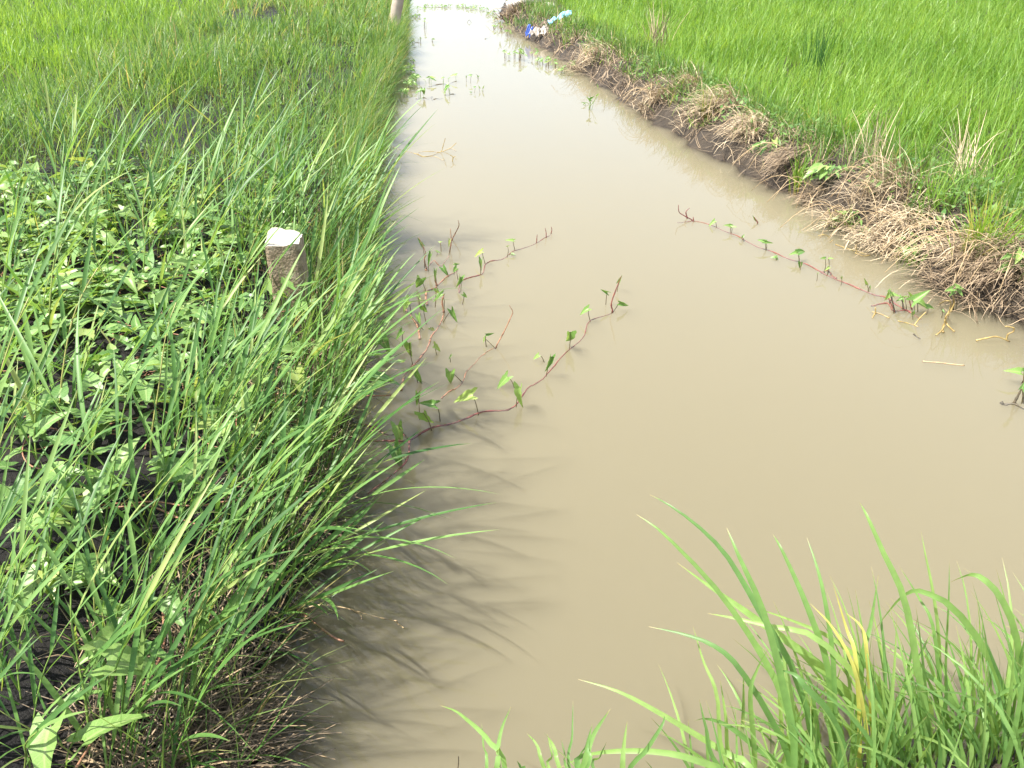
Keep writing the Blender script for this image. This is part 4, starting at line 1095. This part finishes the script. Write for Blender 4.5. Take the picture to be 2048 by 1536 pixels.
straw_clump('brown withered plant standing upright in the far rice edge', 1312, 105, 40, 90, M['straw_brown'], z=.2, az0=2.2, azs=2.0, lean=(.0, .4), bend=(.0, .9), ln=(.15, .65), name='dry_plant', cat='dry grass', longs=2, lift=.2)
straw_clump('dry stems standing thinly along the rice edge above the straw mass', 1730, 340, 90, 45, M['straw'], z=.2, az0=2.0, azs=1.5, lean=(.0, .3), bend=(.1, .6), ln=(.2, .45), name='dry_plant', cat='dry grass', longs=2, lift=.01)
straw_clump('blackened matted grass on the far mud spit near the rubble', 1025, 14, 50, 260, M['litter'], z=.25, az0=3.5, name='dead_grass_clump', cat='dead grass', wid=(.006, .01))

# ------------------------------------------------------------------ green tufts and weeds on the right bank
def tuft(name, label, px, py, z, n_, ln, wid, mat, spread=.05, lean=(.0, .5), bend=(.1, .7), cat='grass tuft', segs=6):
    c = at(px, py, z)
    org = Vector((c.x, c.y, gz(c.x, c.y)))
    root = link(name, None); root.location = org
    for i in range(n_):
        az = random.uniform(0, 6.28); l_ = random.uniform(*ln)
        th = random.uniform(*lean); cv = random.uniform(*bend)
        q = [Vector((random.gauss(0, spread), random.gauss(0, spread), -.01))]
        for s_ in range(segs):
            t_ = th + cv * (s_ / segs) ** 1.2
            q.append(q[-1] + Vector((math.sin(t_) * math.cos(az), math.sin(t_) * math.sin(az), math.cos(t_))) * l_ / segs)
        me = strip('blade', q, random.uniform(*wid), mat, fold=.3)
        me.attributes.new('rnd', 'FLOAT', 'POINT').data.foreach_set('value', np.full(len(me.vertices), random.random(), np.float32))
        link('blade', me, root)
    return tag(root, label, cat)
tuft('grass_tuft', 'bright yellow-green sedge tuft fanning out above the dark straw tangle', 1965, 490, .22, 110, (.22, .46), (.005, .009), M['bright_tuft'], .05, (.0, .75), (.1, .6))
tuft('grass_tuft', 'tall dark green rush clump sticking up out of the rice', 1622, 175, .08, 40, (.45, .80), (.006, .011), M['dark_rush'], .06, (.0, .22), (.0, .3))
tuft('grass_tuft', 'small yellow-green tuft on bare mud by the trailing straw sheaf', 1413, 245, .12, 26, (.14, .32), (.005, .009), M['bright_tuft'], .03, (.0, .5), (.1, .6))
tuft('grass_tuft', 'low bluish-green weed tuft at the water line below the brown straw heap', 1522, 328, .05, 40, (.06, .16), (.006, .010), M['dark_rush'], .05, (.2, 1.2), (.1, .6), 'weed')
tuft('grass_tuft', 'short green tuft at the water edge by the small yellow tuft', 1400, 270, .03, 30, (.06, .15), (.005, .009), M['rice'], .05, (.2, 1.2), (.1, .6), 'weed')
tuft('grass_tuft', 'pale upright weed growing in front of the combed straw clump', 1592, 382, .02, 16, (.12, .30), (.005, .009), M['bright_tuft'], .02, (.0, .35), (.0, .5), 'weed')
tuft('grass_tuft', 'yellow-green leafy tuft hanging at the straw mass edge', 1700, 432, .06, 40, (.06, .14), (.006, .011), M['bright_tuft'], .06, (.3, 1.3), (.1, .6), 'weed')
tuft('grass_tuft', 'green tuft at the foot of the overhanging straw mass', 1828, 520, .02, 22, (.08, .2), (.005, .009), M['rice'], .04, (.0, .7), (.1, .6), 'weed')
tuft('grass_tuft', 'yellow-tinted rice tuft leaning out at the paddy corner', 1660, 285, .15, 40, (.25, .45), (.006, .009), M['bright_tuft'], .07, (.0, .5), (.2, .8))
tuft('grass_tuft', 'pale green short grass patch on the far mud spit by the litter', 1100, 38, .2, 120, (.10, .26), (.010, .018), M['bank_grass'], .28, (.0, .5), (.1, .7))
tuft('grass_tuft', 'dark green tuft growing at the tip of the far mud spit', 1060, 55, .1, 90, (.10, .26), (.010, .018), M['edge_grass'], .22, (.0, .7), (.1, .7))

def weed(label, px, py, z, n_, rad_, ln):
    c = at(px, py, z); org = Vector((c.x, c.y, gz(c.x, c.y)))
    root = link('broadleaf_weed', None); root.location = org
    Wp = Matrix.Translation(org)
    for i in range(n_):
        az = random.uniform(0, 6.28); rr_ = rad_ * math.sqrt(random.random())
        p = org + Vector((math.cos(az) * rr_ * .4, math.sin(az) * rr_ * .4, 0))
        A_ = org + Vector((math.cos(az) * rr_, math.sin(az) * rr_, random.uniform(.02, .12)))
        T_ = A_ + Vector((math.cos(az), math.sin(az), random.uniform(-.6, .4))).normalized() * random.uniform(*ln)
        W = frame(A_, T_, Vector((random.uniform(-.4, .4), -.3, 1)))
        lf = link('leaf', random.choice(LEAVES[random.choice(('open', 'half'))]), root, W, Wp)
        link('petiole', tube('petiole', [p, (p + A_) / 2 + Vector((0, 0, .01)), A_], .0018, M['petiole_green'], 4), lf, Matrix.Identity(4), W)
    return tag(root, label, 'weed')
weed('broad-leaved green weed beside the small brown swept straw', 1660, 345, .18, 22, .13, (.05, .10))
weed('low leafy weed patch between bleached straw mat and the rice', 1590, 240, .2, 40, .25, (.04, .09))
weed('leafy weed patch above the brown straw heap at the rice edge', 1545, 200, .2, 30, .22, (.05, .09))
weed('bright leafy weed at the end of the dark straw tangle', 2035, 545, .16, 18, .10, (.05, .09))
weed('leafy weed growing round the foot of the withered plant', 1330, 130, .2, 30, .25, (.05, .10))
weed('leafy weed patch in front of the dry grass heads', 1850, 330, .2, 26, .2, (.05, .09))

weed('small green weed sprouting through the dense tangled straw mass', 1842, 432, .24, 16, .09, (.04, .08))
weed('green weed between the combed straw clump and the brown straw heap', 1545, 285, .22, 18, .11, (.04, .08))
weed('leafy weed at the foot of the tall pale straw sheaf', 1715, 392, .22, 18, .11, (.04, .09))
tuft('grass_tuft', 'fresh green grass tuft pushing up between the two swept straw clumps', 1612, 318, .24, 36, (.12, .28), (.005, .009), M['rice'], .06, (.0, .6), (.1, .7))
tuft('grass_tuft', 'green grass tuft rising behind the dense tangled straw mass', 1868, 405, .24, 40, (.15, .34), (.005, .009), M['rice'], .07, (.0, .5), (.1, .7))

# ------------------------------------------------------------------ plastic litter and rubble on the far right bank
M['blue_plastic'] = simple_mat('blue_plastic', (0.16, 0.42, 0.62), (0.34, 0.62, 0.78), 25, .3, .3, 60)
M['navy_plastic'] = simple_mat('navy_plastic', (0.02, 0.05, 0.22), (0.05, 0.10, 0.36), 25, .3, .2, 60)
M['white_plastic'] = simple_mat('white_plastic', (0.16, 0.13, 0.10), (0.40, 0.36, 0.31), 25, .4, .3, 60)
M['rubble'] = simple_mat('rubble', (0.30, 0.27, 0.23), (0.50, 0.47, 0.42), 12, .85, .6, 50)
def crumple(name, mat, root, o0, ux, uy, lx, ly, seed, amp):
    g, h_ = 14, 7
    V, Q = [], []
    for j in range(h_ + 1):
        for i in range(g + 1):
            a, b2 = i / g, j / h_ - .5
            e = 1 + .25 * math.sin(a * 9 + seed) * (abs(b2) * 2)
            w = Vector(o0) + Vector(ux) * (a * lx) + Vector(uy) * (b2 * ly * e)
            w.z += amp * (fbm(np.array([a * 6 + seed]), np.array([b2 * 5 + seed]), seed)[()][0] - .3) + .02 * math.sin(a * 20 + seed) * (1 - abs(b2))
            V.append(tuple(w))
    for j in range(h_):
        for i in range(g):
            a = j * (g + 1) + i
            Q.append((a, a + 1, a + g + 2, a + g + 1))
    o = link(name, mesh_np(name, np.array(V), np.array(Q), mat), root)
    sd = o.modifiers.new('thickness', 'SOLIDIFY'); sd.thickness = .003
    return o
c = at(1090, 62, .16)
pl = link('plastic_wrapper', None); pl.location = (c.x, c.y, gz(c.x, c.y) + .03)
crumple('blue_strip', M['blue_plastic'], pl, (.06, .15, .10), (.86, .30, .30), (-.2, .5, .45), .44, .12, 3, .14)
crumple('white_piece', M['white_plastic'], pl, (-.24, -.12, -.02), (.80, .35, .10), (-.3, .7, .4), .36, .11, 5, .16)
crumple('white_flap', M['white_plastic'], pl, (-.16, -.12, -.02), (.9, .1, .1), (-.1, .6, .5), .20, .14, 8, .08)
crumple('navy_flap', M['navy_plastic'], pl, (-.30, .05, .03), (.6, -.2, -.35), (.35, .3, .85), .14, .16, 11, .05)
tag(pl, 'crumpled blue and white plastic wrapper lying on the far bank edge', 'litter')
def rock(label, px, py, z, s_, seed):
    c = at(px, py, z)
    V, Q = [], []
    nu, nv = 12, 7
    for j in range(nv + 1):
        ph = math.pi * j / nv
        for i in range(nu):
            th = 2 * math.pi * i / nu
            k = 1 + .5 * (float(vnoise(np.array([math.cos(th) * 1.6 + seed]), np.array([math.sin(th) * 1.6 + ph * 1.3]), seed)[0]) - .5)
            p_ = [math.sin(ph) * math.cos(th), math.sin(ph) * math.sin(th), math.cos(ph)]
            p_ = [math.copysign(abs(q) ** .65, q) * k * s for q, s in zip(p_, s_)]
            V.append(p_)
    for j in range(nv):
        for i in range(nu):
            Q.append((j * nu + i, (j + 1) * nu + i, (j + 1) * nu + (i + 1) % nu, j * nu + (i + 1) % nu))
    o = link('rubble_chunk', mesh_np('rubble_chunk', np.array(V), np.array(Q), M['rubble'], smooth=False))
    o.location = (c.x, c.y, gz(c.x, c.y) + s_[2] * .45); o.rotation_euler = (seed * .3, .2, seed)
    return tag(o, label, 'rubble', 'rubble on the far spit')
rock('large pale rubble chunk on the far mud spit', 1060, 2, .3, (.34, .2, .15), 2)
rock('small pale rubble chunk lying apart at the rice edge', 1098, 3, .3, (.20, .15, .11), 5)
rock('flat whitish rubble piece half buried in the blackened grass', 1032, 1, .3, (.22, .14, .08), 9)
